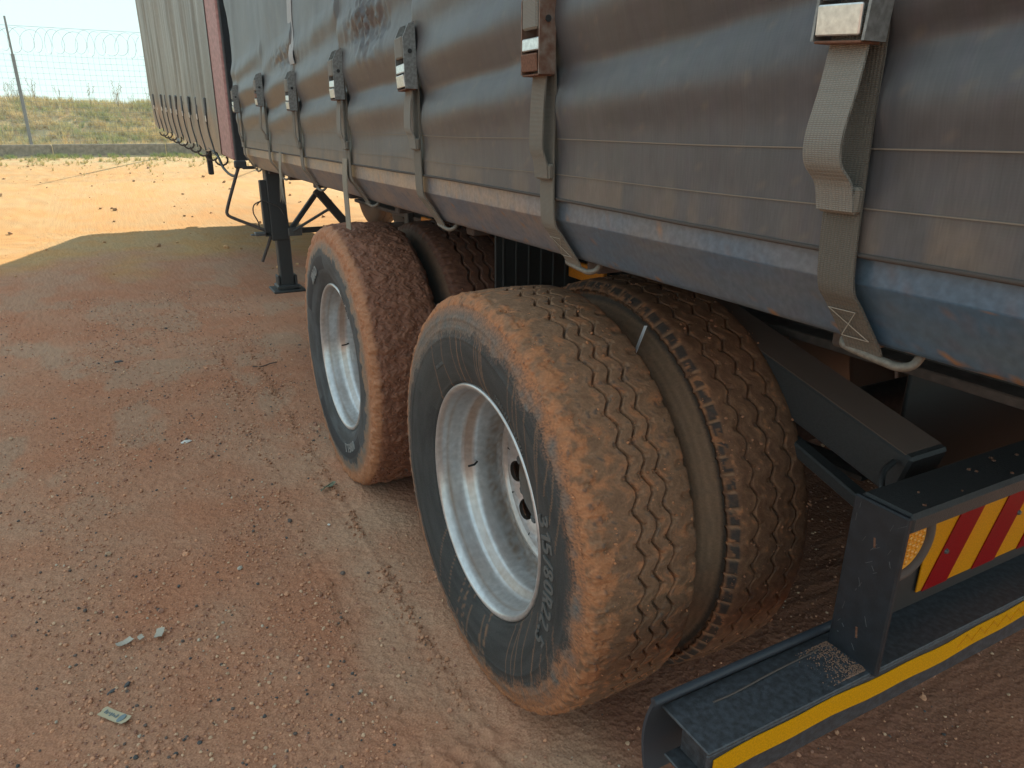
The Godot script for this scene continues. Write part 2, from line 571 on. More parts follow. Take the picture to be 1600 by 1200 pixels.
# dual-wheel rim: c is the centre of the outer flange plane, s = +1 dish opens to -x
func add_rim(w: Node3D, c: Vector3, s: float, detail: bool, inner: bool) -> void:
	var n := 144 if detail else 40
	var dust := func(x: float, r: float, ph: float) -> Color:
		var g := nz.get_noise_3d(x * 500.0, cos(ph) * r * 160.0, sin(ph) * r * 160.0 + c.z * 30.0)
		var f := nf.get_noise_3d(x * 260.0, cos(ph) * r * 260.0, sin(ph) * r * 260.0 + c.z)
		var a := 0.14 + 0.28 * g + 0.12 * f
		if absf(absf(x) - 0.079) < 0.010 or absf(absf(x) - 0.022) < 0.006:
			a += 0.40
		if r < 0.236 and r > 0.216:
			a += 0.3
		if absf(x) > 0.135 and r > 0.24:
			a += 0.30 + 0.5 * f
		return Color(0.67, 0.67, 0.68).lerp(Color(0.40, 0.27, 0.185), clampf(a, 0.0, 0.85))
	var barrel := smooth_pts([[0.004, 0.3065], [-0.006, 0.3050], [-0.0095, 0.2995], [-0.0050, 0.2920], [0.008, 0.287], [0.030, 0.2835], [0.060, 0.2790], [0.072, 0.2735], [0.082, 0.2655], [0.096, 0.2570], [0.125, 0.2520], [0.160, 0.2495], [0.180, 0.2470], [0.186, 0.2430]], 3)
	var disc := smooth_pts([[0.1855, 0.2430], [0.178, 0.2390], [0.1725, 0.2335], [0.1735, 0.2265], [0.1780, 0.2215], [0.1830, 0.2180]], 3)
	for arr in [barrel, disc]:
		for p in arr:
			p[0] *= s
	put("barrel", lathe(c, barrel, n, dust, s > 0.0), M.rim, w)
	if not inner:
		var vs := mb()
		tube(vs, PackedVector3Array([c + Vector3(s * 0.10, -0.02, -0.250), c + Vector3(s * 0.085, -0.02, -0.236), c + Vector3(s * 0.065, -0.02, -0.234)]), 0.0032, 7)
		put("valve_stem", fin(vs), M.plastic, w)
		put("disc_edge", lathe(c, disc, n, dust, s > 0.0), M.rim, w)
		# disc face with ten round hand holes
		var P := PackedVector3Array()
		var C := PackedColorArray()
		var st := SurfaceTool.new()
		st.begin(Mesh.PRIMITIVE_TRIANGLES)
		st.set_smooth_group(-1)
		var hr := 0.031
		var hc := 0.176
		var sec := TAU / 10.0
		var r0 := 0.120
		var r1 := 0.218
		var xf := func(rad: float) -> float:
			return s * (0.183 + 0.030 * sstep(0.218, 0.125, rad))
		for k in 10:
			var a0 := sec * (k + 0.15)
			var seg := 28
			var ring: Array = []
			for q in seg:
				var t := TAU * q / seg
				# direction in local polar box: u = angle offset, v = radius offset
				var du := cos(t)
				var dv := sin(t)
				var hu := (sec * 0.5) * hc
				var lim := minf(absf(hu / du) if absf(du) > 1e-4 else 9.0, (absf((r1 - hc) / dv) if dv > 0.0 else absf((hc - r0) / dv)) if absf(dv) > 1e-4 else 9.0)
				var circ := Vector2(du, dv) * hr
				var bou := Vector2(du, dv) * lim
				var mid2 := circ.lerp(bou, 0.25)
				ring.append([circ, mid2, bou])
			var at := func(p: Vector2, back: float) -> Vector3:
				var aa := a0 + p.x / hc
				var rad := hc + p.y
				return c + Vector3(float(xf.call(rad)) + s * back, cos(aa) * rad, sin(aa) * rad)
			for q in seg:
				var A: Array = ring[q]
				var B: Array = ring[(q + 1) % seg]
				var outv := c - Vector3(s * 2.0, 0, 0)
				for l in 2:
					var v := [at.call(A[l], 0.0), at.call(B[l], 0.0), at.call(B[l + 1], 0.0), at.call(A[l + 1], 0.0)]
					var cc: Color = dust.call(0.2, 0.2 + 0.02 * l, a0 + q)
					st.set_color(cc.lerp(Color(0.6, 0.57, 0.58), 0.5))
					st.set_smooth_group(-1)
					var mm: Vector3 = (v[0] + v[2]) * 0.5 + Vector3(s * 0.1, 0, 0)
					quad(st, v[0], v[1], v[2], v[3], mm)
				st.set_color(Color(0.16, 0.12, 0.10))
				var h4 := [at.call(A[0], 0.0), at.call(B[0], 0.0), at.call(B[0], 0.011), at.call(A[0], 0.011)]
				quad(st, h4[0], h4[1], h4[2], h4[3], (h4[0] + h4[2]) * 0.5 + (h4[0] - (at.call(Vector2.ZERO, 0.0) as Vector3)))
		put("disc", fin(st), M.rim, w)
		var hub := smooth_pts([[0.213, 0.125], [0.205, 0.118], [0.195, 0.112], [0.165, 0.104], [0.155, 0.094], [0.152, 0.02], [0.152, 0.002]], 2)
		for p in hub:
			p[0] *= s
		put("hub", lathe(c, hub, 40, func(_x, _r, _p): return Color(0.12, 0.085, 0.06), s > 0.0), M.rim, w)
		for k in 10:
			var nuts := mb()
			var t := TAU * (k + 0.65) / 10.0
			var b := Basis(Vector3(0, 0, 1), PI / 2)
			var cyl := CylinderMesh.new()
			cyl.top_radius = 0.013; cyl.bottom_radius = 0.017; cyl.height = 0.034; cyl.radial_segments = 6; cyl.rings = 0
			nuts.append_from(cyl, 0, Transform3D(b, c + Vector3(s * 0.196, cos(t) * 0.1425, sin(t) * 0.1425)))
			put("wheel_nut", nuts.commit(), M.steel_dark, w)
		# brake drum seen through the holes
		var drum := [[0.235, 0.205], [0.235, 0.02]]
		for p in drum:
			p[0] *= s
		put("brake_drum", lathe(c, drum, 40, func(_x, _r, _p): return Color(0.02, 0.017, 0.015), s > 0.0), M.rim, w)

# ---------------------------------------------------------------- materials
func make_materials() -> void:
	var grit := bump_tex(noise(FastNoiseLite.TYPE_CELLULAR, 0.045, 4, 2), 512, 5.0)
	var fine_b := bump_tex(noise(FastNoiseLite.TYPE_SIMPLEX, 0.06, 8, 5), 512, 4.0)
	var speck := tone_tex(noise(FastNoiseLite.TYPE_SIMPLEX, 0.035, 12, 5), 512, Color(0.84, 0.84, 0.84), Color(1, 1, 1))
	var blot := tone_tex(noise(FastNoiseLite.TYPE_SIMPLEX, 0.012, 21, 5), 512, Color(0.74, 0.73, 0.72), Color(1, 1, 1))
	M.ground = mat(Color(1, 1, 1), 0.95, 0.0, true)
	var gt := noise(FastNoiseLite.TYPE_SIMPLEX, 0.05, 31, 6)
	tri_tex(M.ground, tone_tex(gt, 1024, Color(0.74, 0.71, 0.69), Color(1, 1, 1), 0.7), 0.43, grit, 0.9)
	M.ground.metallic_specular = 0.2
	M.pebble = mat(Color(1, 1, 1), 0.85, 0.0, true)
	M.tyre = mat(Color(1, 1, 1), 0.78, 0.0, true)
	tri_tex(M.tyre, speck, 0.11, fine_b, 0.35)
	M.tyre.metallic_specular = 0.35
	M.mud = mat(Color(1, 1, 1), 0.72, 0.0, true)
	tri_tex(M.mud, speck, 0.09, grit, 0.6)
	M.letter = mat(Color(0.098, 0.094, 0.090), 0.65)
	M.letter_pale = mat(Color(0.22, 0.21, 0.20), 0.75)
	M.rim = mat(Color(1, 1, 1), 0.30, 0.6, true)
	tri_tex(M.rim, speck, 0.5, fine_b, 0.03)
	M.tarp = mat(Color(1, 1, 1), 0.47, 0.0, true)
	# woven cloth: fine upright threads, a few paler scuffs
	var cl := Image.create(512, 512, false, Image.FORMAT_RGB8)
	var cb := Image.create(512, 512, false, Image.FORMAT_RGBA8)
	var n_a := noise(FastNoiseLite.TYPE_SIMPLEX, 1.0, 41, 3)
	for y in 512:
		for x in 512:
			var a := TAU * x / 512.0
			var b := TAU * y / 512.0
			var v := n_a.get_noise_3d(18.0 * cos(a), 18.0 * sin(a), 1.3 * cos(b) + 1.3 * sin(b) * 0.7)
			var u := n_a.get_noise_3d(2.0 * cos(a) + 40.0, 2.0 * sin(a), 2.0 * sin(b))
			var g := clampf(0.93 + 0.06 * v + 0.06 * u, 0.0, 1.0)
			cl.set_pixel(x, y, Color(g, g, g))
			var h := 0.5 + 0.3 * v + 0.12 * sin(PI * y / 2.0)
			cb.set_pixel(x, y, Color(h, h, h))
	cb.bump_map_to_normal_map(1.2)
	tri_tex(M.tarp, ImageTexture.create_from_image(cl), 0.42, ImageTexture.create_from_image(cb), 0.12)
	M.rail = mat(Color(1, 1, 1), 0.34, 0.15, true)
	tri_tex(M.rail, speck, 0.3, fine_b, 0.05)
	M.frame = mat(Color(0.038, 0.037, 0.038), 0.55, 0.0, true)
	tri_tex(M.frame, speck, 0.2, fine_b, 0.3)
	M.dusty_frame = mat(Color(0.098, 0.072, 0.062), 0.8)
	tri_tex(M.dusty_frame, blot, 0.25, grit, 0.3)
	M.navy = mat(Color(0.019, 0.022, 0.029), 0.5)
	tri_tex(M.navy, blot, 0.3, fine_b, 0.08)
	M.steel = mat(Color(0.56, 0.57, 0.55), 0.38, 0.75)
	tri_tex(M.steel, blot, 0.06, fine_b, 0.15)
	M.zinc = mat(Color(0.78, 0.80, 0.78), 0.28, 0.6)
	tri_tex(M.zinc, speck, 0.2, fine_b, 0.02)
	M.rust = mat(Color(0.215, 0.095, 0.056), 0.8, 0.2)
	tri_tex(M.rust, blot, 0.05, grit, 0.3)
	M.rusty_cheek = mat(Color(0.235, 0.19, 0.16), 0.65, 0.2)
	tri_tex(M.rusty_cheek, tone_tex(noise(FastNoiseLite.TYPE_SIMPLEX, 0.016, 71, 4), 256, Color(0.78, 0.58, 0.49), Color(1, 1, 1)), 0.12, fine_b, 0.15)
	M.hook = mat(Color(0.22, 0.19, 0.155), 0.6, 0.2)
	tri_tex(M.hook, blot, 0.05, fine_b, 0.2)
	M.cheek = mat(Color(0.30, 0.305, 0.30), 0.5, 0.35)
	tri_tex(M.cheek, blot, 0.08, fine_b, 0.12)
	M.steel_dark = mat(Color(0.16, 0.165, 0.17), 0.5, 0.5)
	tri_tex(M.steel_dark, blot, 0.08, fine_b, 0.2)
	# woven webbing: ribs across and along
	var wv := Image.create(128, 128, false, Image.FORMAT_RGBA8)
	var wc := Image.create(128, 128, false, Image.FORMAT_RGB8)
	for y in 128:
		for x in 128:
			var a := absf(sin(PI * x / 16.0))
			var b := absf(sin(PI * y / 8.0))
			var v := 0.35 + 0.65 * a * b
			wv.set_pixel(x, y, Color(v, v, v))
			var g := 0.72 + 0.28 * v
			wc.set_pixel(x, y, Color(g, g, g))
	wv.bump_map_to_normal_map(6.0)
	var web_n := ImageTexture.create_from_image(wv)
	var web_c := ImageTexture.create_from_image(wc)
	M.webbing = mat(Color(0.225, 0.192, 0.155), 0.85)
	tri_tex(M.webbing, web_c, 0.036, web_n, 1.0)
	M.webbing_new = mat(Color(0.275, 0.25, 0.215), 0.8)
	tri_tex(M.webbing_new, web_c, 0.036, web_n, 1.0)
	M.webbing_dark = mat(Color(0.150, 0.128, 0.103), 0.85)
	tri_tex(M.webbing_dark, web_c, 0.036, web_n, 1.0)
	M.webbing_pale = mat(Color(0.37, 0.32, 0.25), 0.85)
	tri_tex(M.webbing_pale, web_c, 0.036, web_n, 1.0)
	M.thread = mat(Color(0.33, 0.29, 0.235), 0.9)
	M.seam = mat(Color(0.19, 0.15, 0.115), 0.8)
	M.pink = mat(Color(0.47, 0.235, 0.22), 0.6)
	tri_tex(M.pink, blot, 0.35, fine_b, 0.1)
	M.tan_panel = mat(Color(0.62, 0.47, 0.31), 0.7)
	tri_tex(M.tan_panel, speck, 0.3, fine_b, 0.1)
	M.orange_paint = mat(Color(0.75, 0.26, 0.012), 0.5)
	tri_tex(M.orange_paint, speck, 0.2, fine_b, 0.1)
	M.reflect_yellow = mat(Color(0.66, 0.265, 0.004), 0.45)
	M.reflect_yellow.metallic_specular = 0.25
	tri_tex(M.reflect_yellow, speck, 0.1, fine_b, 0.05)
	M.tape = mat(Color(0.72, 0.325, 0.002), 0.42)
	M.tape.metallic_specular = 0.25
	tri_tex(M.tape, speck, 0.1, fine_b, 0.05)
	M.reflect_red = mat(Color(0.27, 0.002, 0.005), 0.45)
	M.reflect_red.metallic_specular = 0.25
	tri_tex(M.reflect_red, speck, 0.1, fine_b, 0.05)
	M.amber = mat(Color(0.80, 0.32, 0.015), 0.18)
	M.amber.clearcoat_enabled = true
	M.plastic = mat(Color(0.022, 0.021, 0.021), 0.6)
	M.grey_plastic = mat(Color(0.085, 0.060, 0.050), 0.75)
	M.fence = mat(Color(0.20, 0.21, 0.22), 0.5, 0.5)
	M.wire = mat(Color(0.20, 0.22, 0.23), 0.5, 0.3)
	M.concrete = mat(Color(0.36, 0.29, 0.215), 0.9)
	tri_tex(M.concrete, blot, 0.9, grit, 0.8)
	M.grass = mat(Color(1, 1, 1), 0.9, 0.0, true)
	M.grass.backlight_enabled = true
	M.grass.backlight = Color(0.25, 0.23, 0.10)
	M.paper = mat(Color(0.50, 0.41, 0.27), 0.85)
	M.ink = mat(Color(0.17, 0.21, 0.225), 0.8)
	M.plastic_scrap = mat(Color(0.42, 0.36, 0.29), 0.75)
	M.leaf = mat(Color(0.16, 0.17, 0.11), 0.8)
	M.chalk = mat(Color(0.74, 0.72, 0.74), 0.9)
	M.quartz = mat(Color(0.62, 0.58, 0.53), 0.6)
	M.slate = mat(Color(0.075, 0.070, 0.070), 0.7)

# ---------------------------------------------------------------- ground
func ground_colour(x: float, z: float) -> Color:
	var a := nz.get_noise_2d(x * 22.0, z * 22.0)
	var b := nz.get_noise_2d(x * 75.0 + 40.0, z * 75.0)
	var c := nf.get_noise_2d(x * 90.0, z * 90.0)
	var red := Color(0.52, 0.232, 0.135)
	var pale := Color(0.53, 0.305, 0.20)
	var col := red.lerp(pale, clampf(0.30 + 0.45 * a + 0.35 * b, 0.0, 1.0))
	# packed pale soil in the wheel tracks left by the tyres
	var track := sstep(-0.36, -0.13, x + 0.05 * b - 0.10 * sstep(0.0, 0.9, z)) * sstep(0.22, 0.05, x - 0.10 * sstep(0.0, 0.9, z))
	track *= sstep(-2.2, -1.0, z + 0.5 * a)
	col = col.lerp(Color(0.55, 0.345, 0.23), 0.75 * track * clampf(0.75 + 0.5 * b, 0.0, 1.0))
	# grey worn patches further up the yard
	var p := sstep(0.10, 0.34, nz.get_noise_2d(x * 42.0 - 31.0, z * 26.0 + 7.0))
	col = col.lerp(Color(0.48, 0.325, 0.225), 0.5 * p * sstep(-0.9, -1.9, z) * sstep(-8.5, -5.0, z))
	# darker red over the whole strip beneath the trailer
	var dark_soil := sstep(0.05, 0.25, x) * sstep(2.6, 2.0, x) * sstep(-3.6, -2.6, z)
	col = col.lerp(Color(0.29, 0.125, 0.082), 0.75 * dark_soil * clampf(0.9 + 0.4 * a, 0.0, 1.0))
	# loose orange sand in the open yard
	var far := sstep(-6.2, -7.8, z + a)
	col = col.lerp(Color(0.57, 0.325, 0.14).lerp(Color(0.53, 0.35, 0.18), clampf(0.5 + a + b, 0.0, 1.0)), far)
	# grass margin and bank
	var gr := sstep(-16.2, -17.6, z + 1.6 * a + 0.8 * b)
	col = col.lerp(Color(0.50, 0.41, 0.23).lerp(Color(0.52, 0.33, 0.18), clampf(0.4 + 1.2 * b, 0.0, 1.0)), gr)
	col *= 1.0 + 0.16 * c
	return Color(clampf(col.r, 0.0, 1.0), clampf(col.g, 0.0, 1.0), clampf(col.b, 0.0, 1.0))
func ground_relief(x: float, z: float) -> float:
	if z < -9.0 or x < -4.0 or x > 4.0 or z > 2.2:
		return 0.0
	var h := 0.006 * nz.get_noise_2d(x * 60.0, z * 60.0) + 0.0035 * nf.get_noise_2d(x * 55.0, z * 55.0) + 0.002 * nf.get_noise_2d(x * 190.0, z * 190.0)
	# tread-block rows pressed in at both edges of the packed track, crumbs heaped outside it
	var xs := x - 0.10 * sstep(0.0, 0.9, z)
	if z > -4.0:
		for e in [[-0.115, 1.0], [-0.30, 0.6]]:
			var d: float = absf(xs - float(e[0]) + 0.008 * nz.get_noise_1d(z * 200.0))
			if d < 0.05:
				h += 0.004 * float(e[1]) * exp(-d * d / 0.00022) * clampf(0.5 + 1.6 * nf.get_noise_2d(x * 40.0, z * 40.0), 0.0, 1.4)
				h -= 0.004 * float(e[1]) * exp(-pow(d - 0.022, 2.0) / 0.00008) * sstep(0.2, 0.8, absf(sin(z * 56.0)))
		# crumbling heap by the near tyre
		var q := Vector2(xs + 0.18, z - 0.32).length()
		h += 0.014 * sstep(0.2, 0.0, q) * clampf(0.5 + 1.8 * nf.get_noise_2d(x * 25.0, z * 25.0), 0.0, 1.3)
	# keep level under the tyres
	h *= 1.0 - sstep(-0.07, -0.02, x) * sstep(0.70, 0.62, x) * (sstep(0.34, 0.26, absf(z)) + sstep(0.34, 0.26, absf(z + 1.36)))
	return h - 0.002
func axis_lines(segs: Array) -> PackedFloat32Array:      # [from, to, step]
	var out := PackedFloat32Array()
	for s in segs:
		var v: float = s[0]
		while v < float(s[1]) - float(s[2]) * 0.4:
			out.append(v)
			v += float(s[2])
	out.append(segs[segs.size() - 1][1])
	return out
func build_ground() -> void:
	var X := axis_lines([[-600, -60, 90], [-60, -12, 4], [-12, -4, 0.5], [-4, -1.7, 0.09], [-1.7, 0.9, 0.0125], [0.9, 4.0, 0.10], [4, 14, 0.5], [14, 62, 4], [62, 602, 90]])
	var Z := axis_lines([[-900, -60, 120], [-60, -28, 2.0], [-28, -19, 0.4], [-19, -9, 0.25], [-9, -3.6, 0.06], [-3.6, -1.4, 0.022], [-1.4, 0.75, 0.0125], [0.75, 2.2, 0.05], [2.2, 12, 0.8], [12, 300, 36]])
	var P := PackedVector3Array()
	var C := PackedColorArray()
	P.resize(X.size() * Z.size())
	C.resize(P.size())
	var k := 0
	for i in X.size():
		for j in Z.size():
			var x := X[i]
			var z := Z[j]
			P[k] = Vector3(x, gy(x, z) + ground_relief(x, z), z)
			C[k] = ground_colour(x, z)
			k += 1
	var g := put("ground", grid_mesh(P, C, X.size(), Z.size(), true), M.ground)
	g.set_meta("kind", "structure")
	g.set_meta("label", "red dirt yard rising to a grassy bank")

func pebble_mesh(sd: int) -> ArrayMesh:
	var r := RandomNumberGenerator.new()
	r.seed = sd
	var s := SphereMesh.new()
	s.radius = 0.5; s.height = 1.0; s.radial_segments = 6; s.rings = 3
	var a := s.get_mesh_arrays()
	var v: PackedVector3Array = a[Mesh.ARRAY_VERTEX]
	var seen := {}
	var st := mb()
	for i in v.size():
		var key := v[i].snapped(Vector3.ONE * 0.01)
		if not seen.has(key):
			seen[key] = Vector3(v[i].x * r.randf_range(0.75, 1.2), v[i].y * r.randf_range(0.5, 0.85), v[i].z * r.randf_range(0.7, 1.2))
		v[i] = seen[key]
	var idx: PackedInt32Array = a[Mesh.ARRAY_INDEX]
	for t in range(0, idx.size(), 3):
		if v[idx[t]].distance_to(v[idx[t + 1]]) > 0.01 and v[idx[t + 2]].distance_to(v[idx[t + 1]]) > 0.01 and v[idx[t]].distance_to(v[idx[t + 2]]) > 0.01:
			tri(st, v[idx[t]], v[idx[t + 1]], v[idx[t + 2]], Vector3.ZERO)
	return fin(st)
func scatter(called: String, mesh: Mesh, mtl: Material, xf: Array, cols: Array, parent: Node3D = self) -> MultiMeshInstance3D:
	var mm := MultiMesh.new()
	mm.transform_format = MultiMesh.TRANSFORM_3D
	mm.use_colors = true
	mm.mesh = mesh
	mm.instance_count = xf.size()
	for i in xf.size():
		mm.set_instance_transform(i, xf[i])
		mm.set_instance_color(i, cols[i])
	var o := MultiMeshInstance3D.new()
	o.name = numbered(called) if parent == self else called
	o.multimesh = mm
	o.material_override = mtl
	parent.add_child(o, true)
	o.set_meta("kind", "stuff")
	return o
func in_tyre(x: float, z: float) -> bool:
	return x > -0.06 and x < 0.68 and (absf(z) < 0.30 or absf(z + 1.36) < 0.30)
func build_gravel() -> void:
	var tones := [Color(0.55, 0.26, 0.145), Color(0.44, 0.205, 0.12), Color(0.33, 0.155, 0.10), Color(0.56, 0.35, 0.22), Color(0.12, 0.085, 0.07), Color(0.075, 0.07, 0.068), Color(0.45, 0.36, 0.27)]
	var wts := [0.33, 0.62, 0.78, 0.90, 0.945, 0.975, 1.0]
	for v in 3:
		var xf := []
		var cols := []
		var n := 0
		while n < 60000:
			var z := 1.1 - pow(rng.randf(), 1.5) * 6.6
			var x := rng.randf_range(-2.3, 0.05) if rng.randf() < 0.82 else rng.randf_range(0.0, 2.4)
			n += 1
			if in_tyre(x, z):
				continue
			var dens := 0.62 + 0.9 * nz.get_noise_2d(x * 40.0 + 9.0, z * 40.0)
			var xs := x - 0.10 * sstep(0.0, 0.9, z)
			if xs > -0.32 and xs < 0.06 and z > -1.6:
				dens *= 0.22
			if x < -1.15:
				dens *= 0.5
			if z > -0.6 and x > -1.0 and x < -0.3:
				dens += 0.5
			if rng.randf() > dens:
				continue
			var s := 0.0018 + 0.0085 * pow(rng.randf(), 5.0)
			if rng.randf() < 0.012:
				s *= 1.9
			var b := Basis.from_euler(Vector3(rng.randf_range(-0.5, 0.5), rng.randf() * TAU, rng.randf_range(-0.5, 0.5))).scaled(Vector3.ONE * s * 1.25)
			xf.append(Transform3D(b, Vector3(x, gy(x, z) + ground_relief(x, z) + s * 0.22, z)))
			var t := rng.randf()
			var c: Color = tones[6]
			for q in 7:
				if t < wts[q]:
					c = tones[q]
					break
			cols.append(c * rng.randf_range(0.8, 1.15))
		var o := scatter("gravel", pebble_mesh(50 + v), M.pebble, xf, cols)
		o.set_meta("label", "loose red and dark gravel strewn over the dirt")
	var xf3 := []
	var cols3 := []
	for i in 1500:
		var z := -6.0 - 12.5 * rng.randf()
		var x := rng.randf_range(-5.0, 5.0)
		if rng.randf() > 0.5 + 1.4 * nz.get_noise_2d(x * 30.0, z * 30.0):
			continue
		var s := 0.008 + 0.05 * pow(rng.randf(), 7.0)
		xf3.append(Transform3D(Basis.from_euler(Vector3(rng.randf(), rng.randf() * TAU, 0)).scaled(Vector3.ONE * s * 1.3), Vector3(x, gy(x, z) + s * 0.2, z)))
		cols3.append(Color(0.50, 0.28, 0.13) * rng.randf_range(0.6, 1.2))
	var o3 := scatter("clods", pebble_mesh(78), M.pebble, xf3, cols3)
	o3.set_meta("label", "scattered clods of earth over the open sunlit yard")
	# crumbs of dried mud along the track edge
	var xf2 := []
	var cols2 := []
	for i in 2600:
		var z := rng.randf_range(-3.4, 0.95)
		var e := -0.115 if rng.randf() < 0.7 else -0.31
		var x := e + 0.10 * sstep(0.0, 0.9, z) + rng.randfn(0.0, 0.016)
		if rng.randf() > 0.5 + nz.get_noise_2d(x * 20.0, z * 90.0) * 1.3:
			continue
		if rng.randf() < 0.12 and z > 0.15:
			x = -0.19 + rng.randfn(0.0, 0.05)
			z = 0.34 + rng.randfn(0.0, 0.12)
		var s := 0.003 + 0.010 * pow(rng.randf(), 3.0)
		xf2.append(Transform3D(Basis.from_euler(Vector3(rng.randf(), rng.randf() * TAU, rng.randf())).scaled(Vector3.ONE * s * 1.3), Vector3(x, gy(x, z) + ground_relief(x, z) + s * 0.25, z)))
		cols2.append(Color(0.40, 0.19, 0.105) * rng.randf_range(0.7, 1.15))
	var o2 := scatter("mud_crumbs", pebble_mesh(77), M.pebble, xf2, cols2)
	o2.set_meta("label", "crumbs of dried red mud along the tyre track")

func stone(label: String, x: float, z: float, size: Vector3, m: Material, turn: float, sd: int) -> void:
	var o := put("stone", pebble_mesh(sd), m)
	o.scale = size
	o.rotation.y = turn
	o.position = Vector3(x, ground_relief(x, z) + gy(x, z) + size.y * 0.25, z)
	tag(o, label, "stone", "odd stones on the dirt")

# a curled scrap lying on the ground
func scrap_mesh(l: float, w: float, curl: float, sd: int) -> ArrayMesh:
	var r := RandomNumberGenerator.new()
	r.seed = sd
	var st := mb()
	var pts := []
	for i in 7:
		var row := []
		for j in 4:
			var u := i / 6.0 - 0.5
			var v := j / 3.0 - 0.5
			row.append(Vector3(u * l + r.randf_range(-0.04, 0.04) * l * float(i % 6 == 0), curl * (4.0 * u * u) * 0.5 + curl * v * 0.3 + 0.004, v * w * (1.0 - 0.12 * r.randf())))
		pts.append(row)
	for i in 6:
		for j in 3:
			var a: Vector3 = pts[i][j]
			var b: Vector3 = pts[i + 1][j]
			var c: Vector3 = pts[i + 1][j + 1]
			var d: Vector3 = pts[i][j + 1]
			var t := Vector3(0, 0.0012, 0)
			quad(st, a + t, b + t, c + t, d + t, (a + c) * 0.5 - Vector3(0, 1, 0))
			quad(st, a, b, c, d, (a + c) * 0.5 + Vector3(0, 1, 0))
	return fin(st)

func build_litter() -> void:
	var lab := thing("paper_label", "cream torn paper label with a grey oval print lying on the dirt", "label")
	lab.position = Vector3(-0.914, 0.004, -0.249)
	lab.rotation.y = deg_to_rad(-50)
	put("paper", scrap_mesh(0.086, 0.032, 0.006, 5), M.paper, lab)
	var oval := CylinderMesh.new()
	oval.top_radius = 0.010; oval.bottom_radius = 0.010; oval.height = 0.0012; oval.radial_segments = 28
	var ov := put("printed_oval", oval, M.ink, lab)
	ov.position = Vector3(0.024, 0.0072, 0.0); ov.rotation = Vector3(0, 0, 0.13); ov.scale = Vector3(0.85, 1, 1.35)
	var pr := mb()
	for i in 7:
		var u := -0.030 + i * 0.0062
		box(pr, Vector3(u, 0.0066 + 0.006 * 2.0 * pow(u / 0.082, 2.0), -0.001 + 0.002 * (i % 2)), Vector3(0.0035, 0.0012, 0.011 - 0.003 * (i % 3)), 0.0003)
	put("printed_line", fin(pr), M.ink, lab)
	var sc := [["grey crumpled plastic scrap lying on the dirt nearest the paper label", -0.888, -0.545, 0.042, 0.026, 0.4], ["pale grey plastic scrap with a notch on the dirt", -0.797, -0.541, 0.040, 0.024, 1.3], ["tiny grey plastic scrap between two larger scraps", -0.845, -0.545, 0.020, 0.015, 2.0]]
	for i in sc.size():
		var e: Array = sc[i]
		var o := put("plastic_scrap", scrap_mesh(e[3], e[4], 0.008, 11 + i), M.plastic_scrap)
		o.position = Vector3(e[1], 0.003, e[2]); o.rotation.y = e[5]
		tag(o, e[0], "scrap", "plastic scraps on the dirt")
	var lf := thing("dry_leaf", "small curled grey-green leaf lying beside the muddy front tyre", "leaf")
	lf.position = Vector3(-0.126, 0.004, -1.217); lf.rotation.y = 0.5
	put("blade", scrap_mesh(0.055, 0.024, 0.022, 23), M.leaf, lf)
	var ls := mb()
	tube(ls, PackedVector3Array([Vector3(-0.05, 0.006, 0.004), Vector3(-0.02, 0.012, 0.0), Vector3(0.02, 0.016, 0.0)]), 0.0025, 5)
	put("stalk", fin(ls), M.leaf, lf)
	stone("flat dark slate stone just above the paper label", -0.921, -0.358, Vector3(0.032, 0.013, 0.014), M.slate, 0.5, 91)
	stone("smaller flat dark slate stone beside the larger one near the paper label", -0.885, -0.365, Vector3(0.026, 0.013, 0.013), M.slate, 0.9, 92)
	stone("pale flat stone half sunk in the mid yard", -0.613, -1.994, Vector3(0.055, 0.016, 0.035), M.quartz, 0.3, 93)
	stone("small grey flake of stone on the gravel", -0.538, -0.79, Vector3(0.028, 0.012, 0.018), M.plastic_scrap, 1.2, 94)
	stone("tiny white pebble on the packed pale track", -0.20, -0.93, Vector3(0.014, 0.010, 0.012), M.quartz, 0.0, 95)
	stone("dark stone lying alone in the upper yard", -0.886, -3.516, Vector3(0.06, 0.022, 0.03), M.slate, 0.2, 96)
	var tw := mb()
	tube(tw, bend(PackedVector3Array([Vector3(-0.15, 0.010, -3.00), Vector3(-0.10, 0.008, -2.98), Vector3(-0.04, 0.010, -3.01), Vector3(0.0, 0.010, -3.02)])), 0.0035, 5)
	var two := put("twig", fin(tw), M.dusty_frame)
	tag(two, "dark dry twig lying on the dirt between tyre and landing leg", "twig")

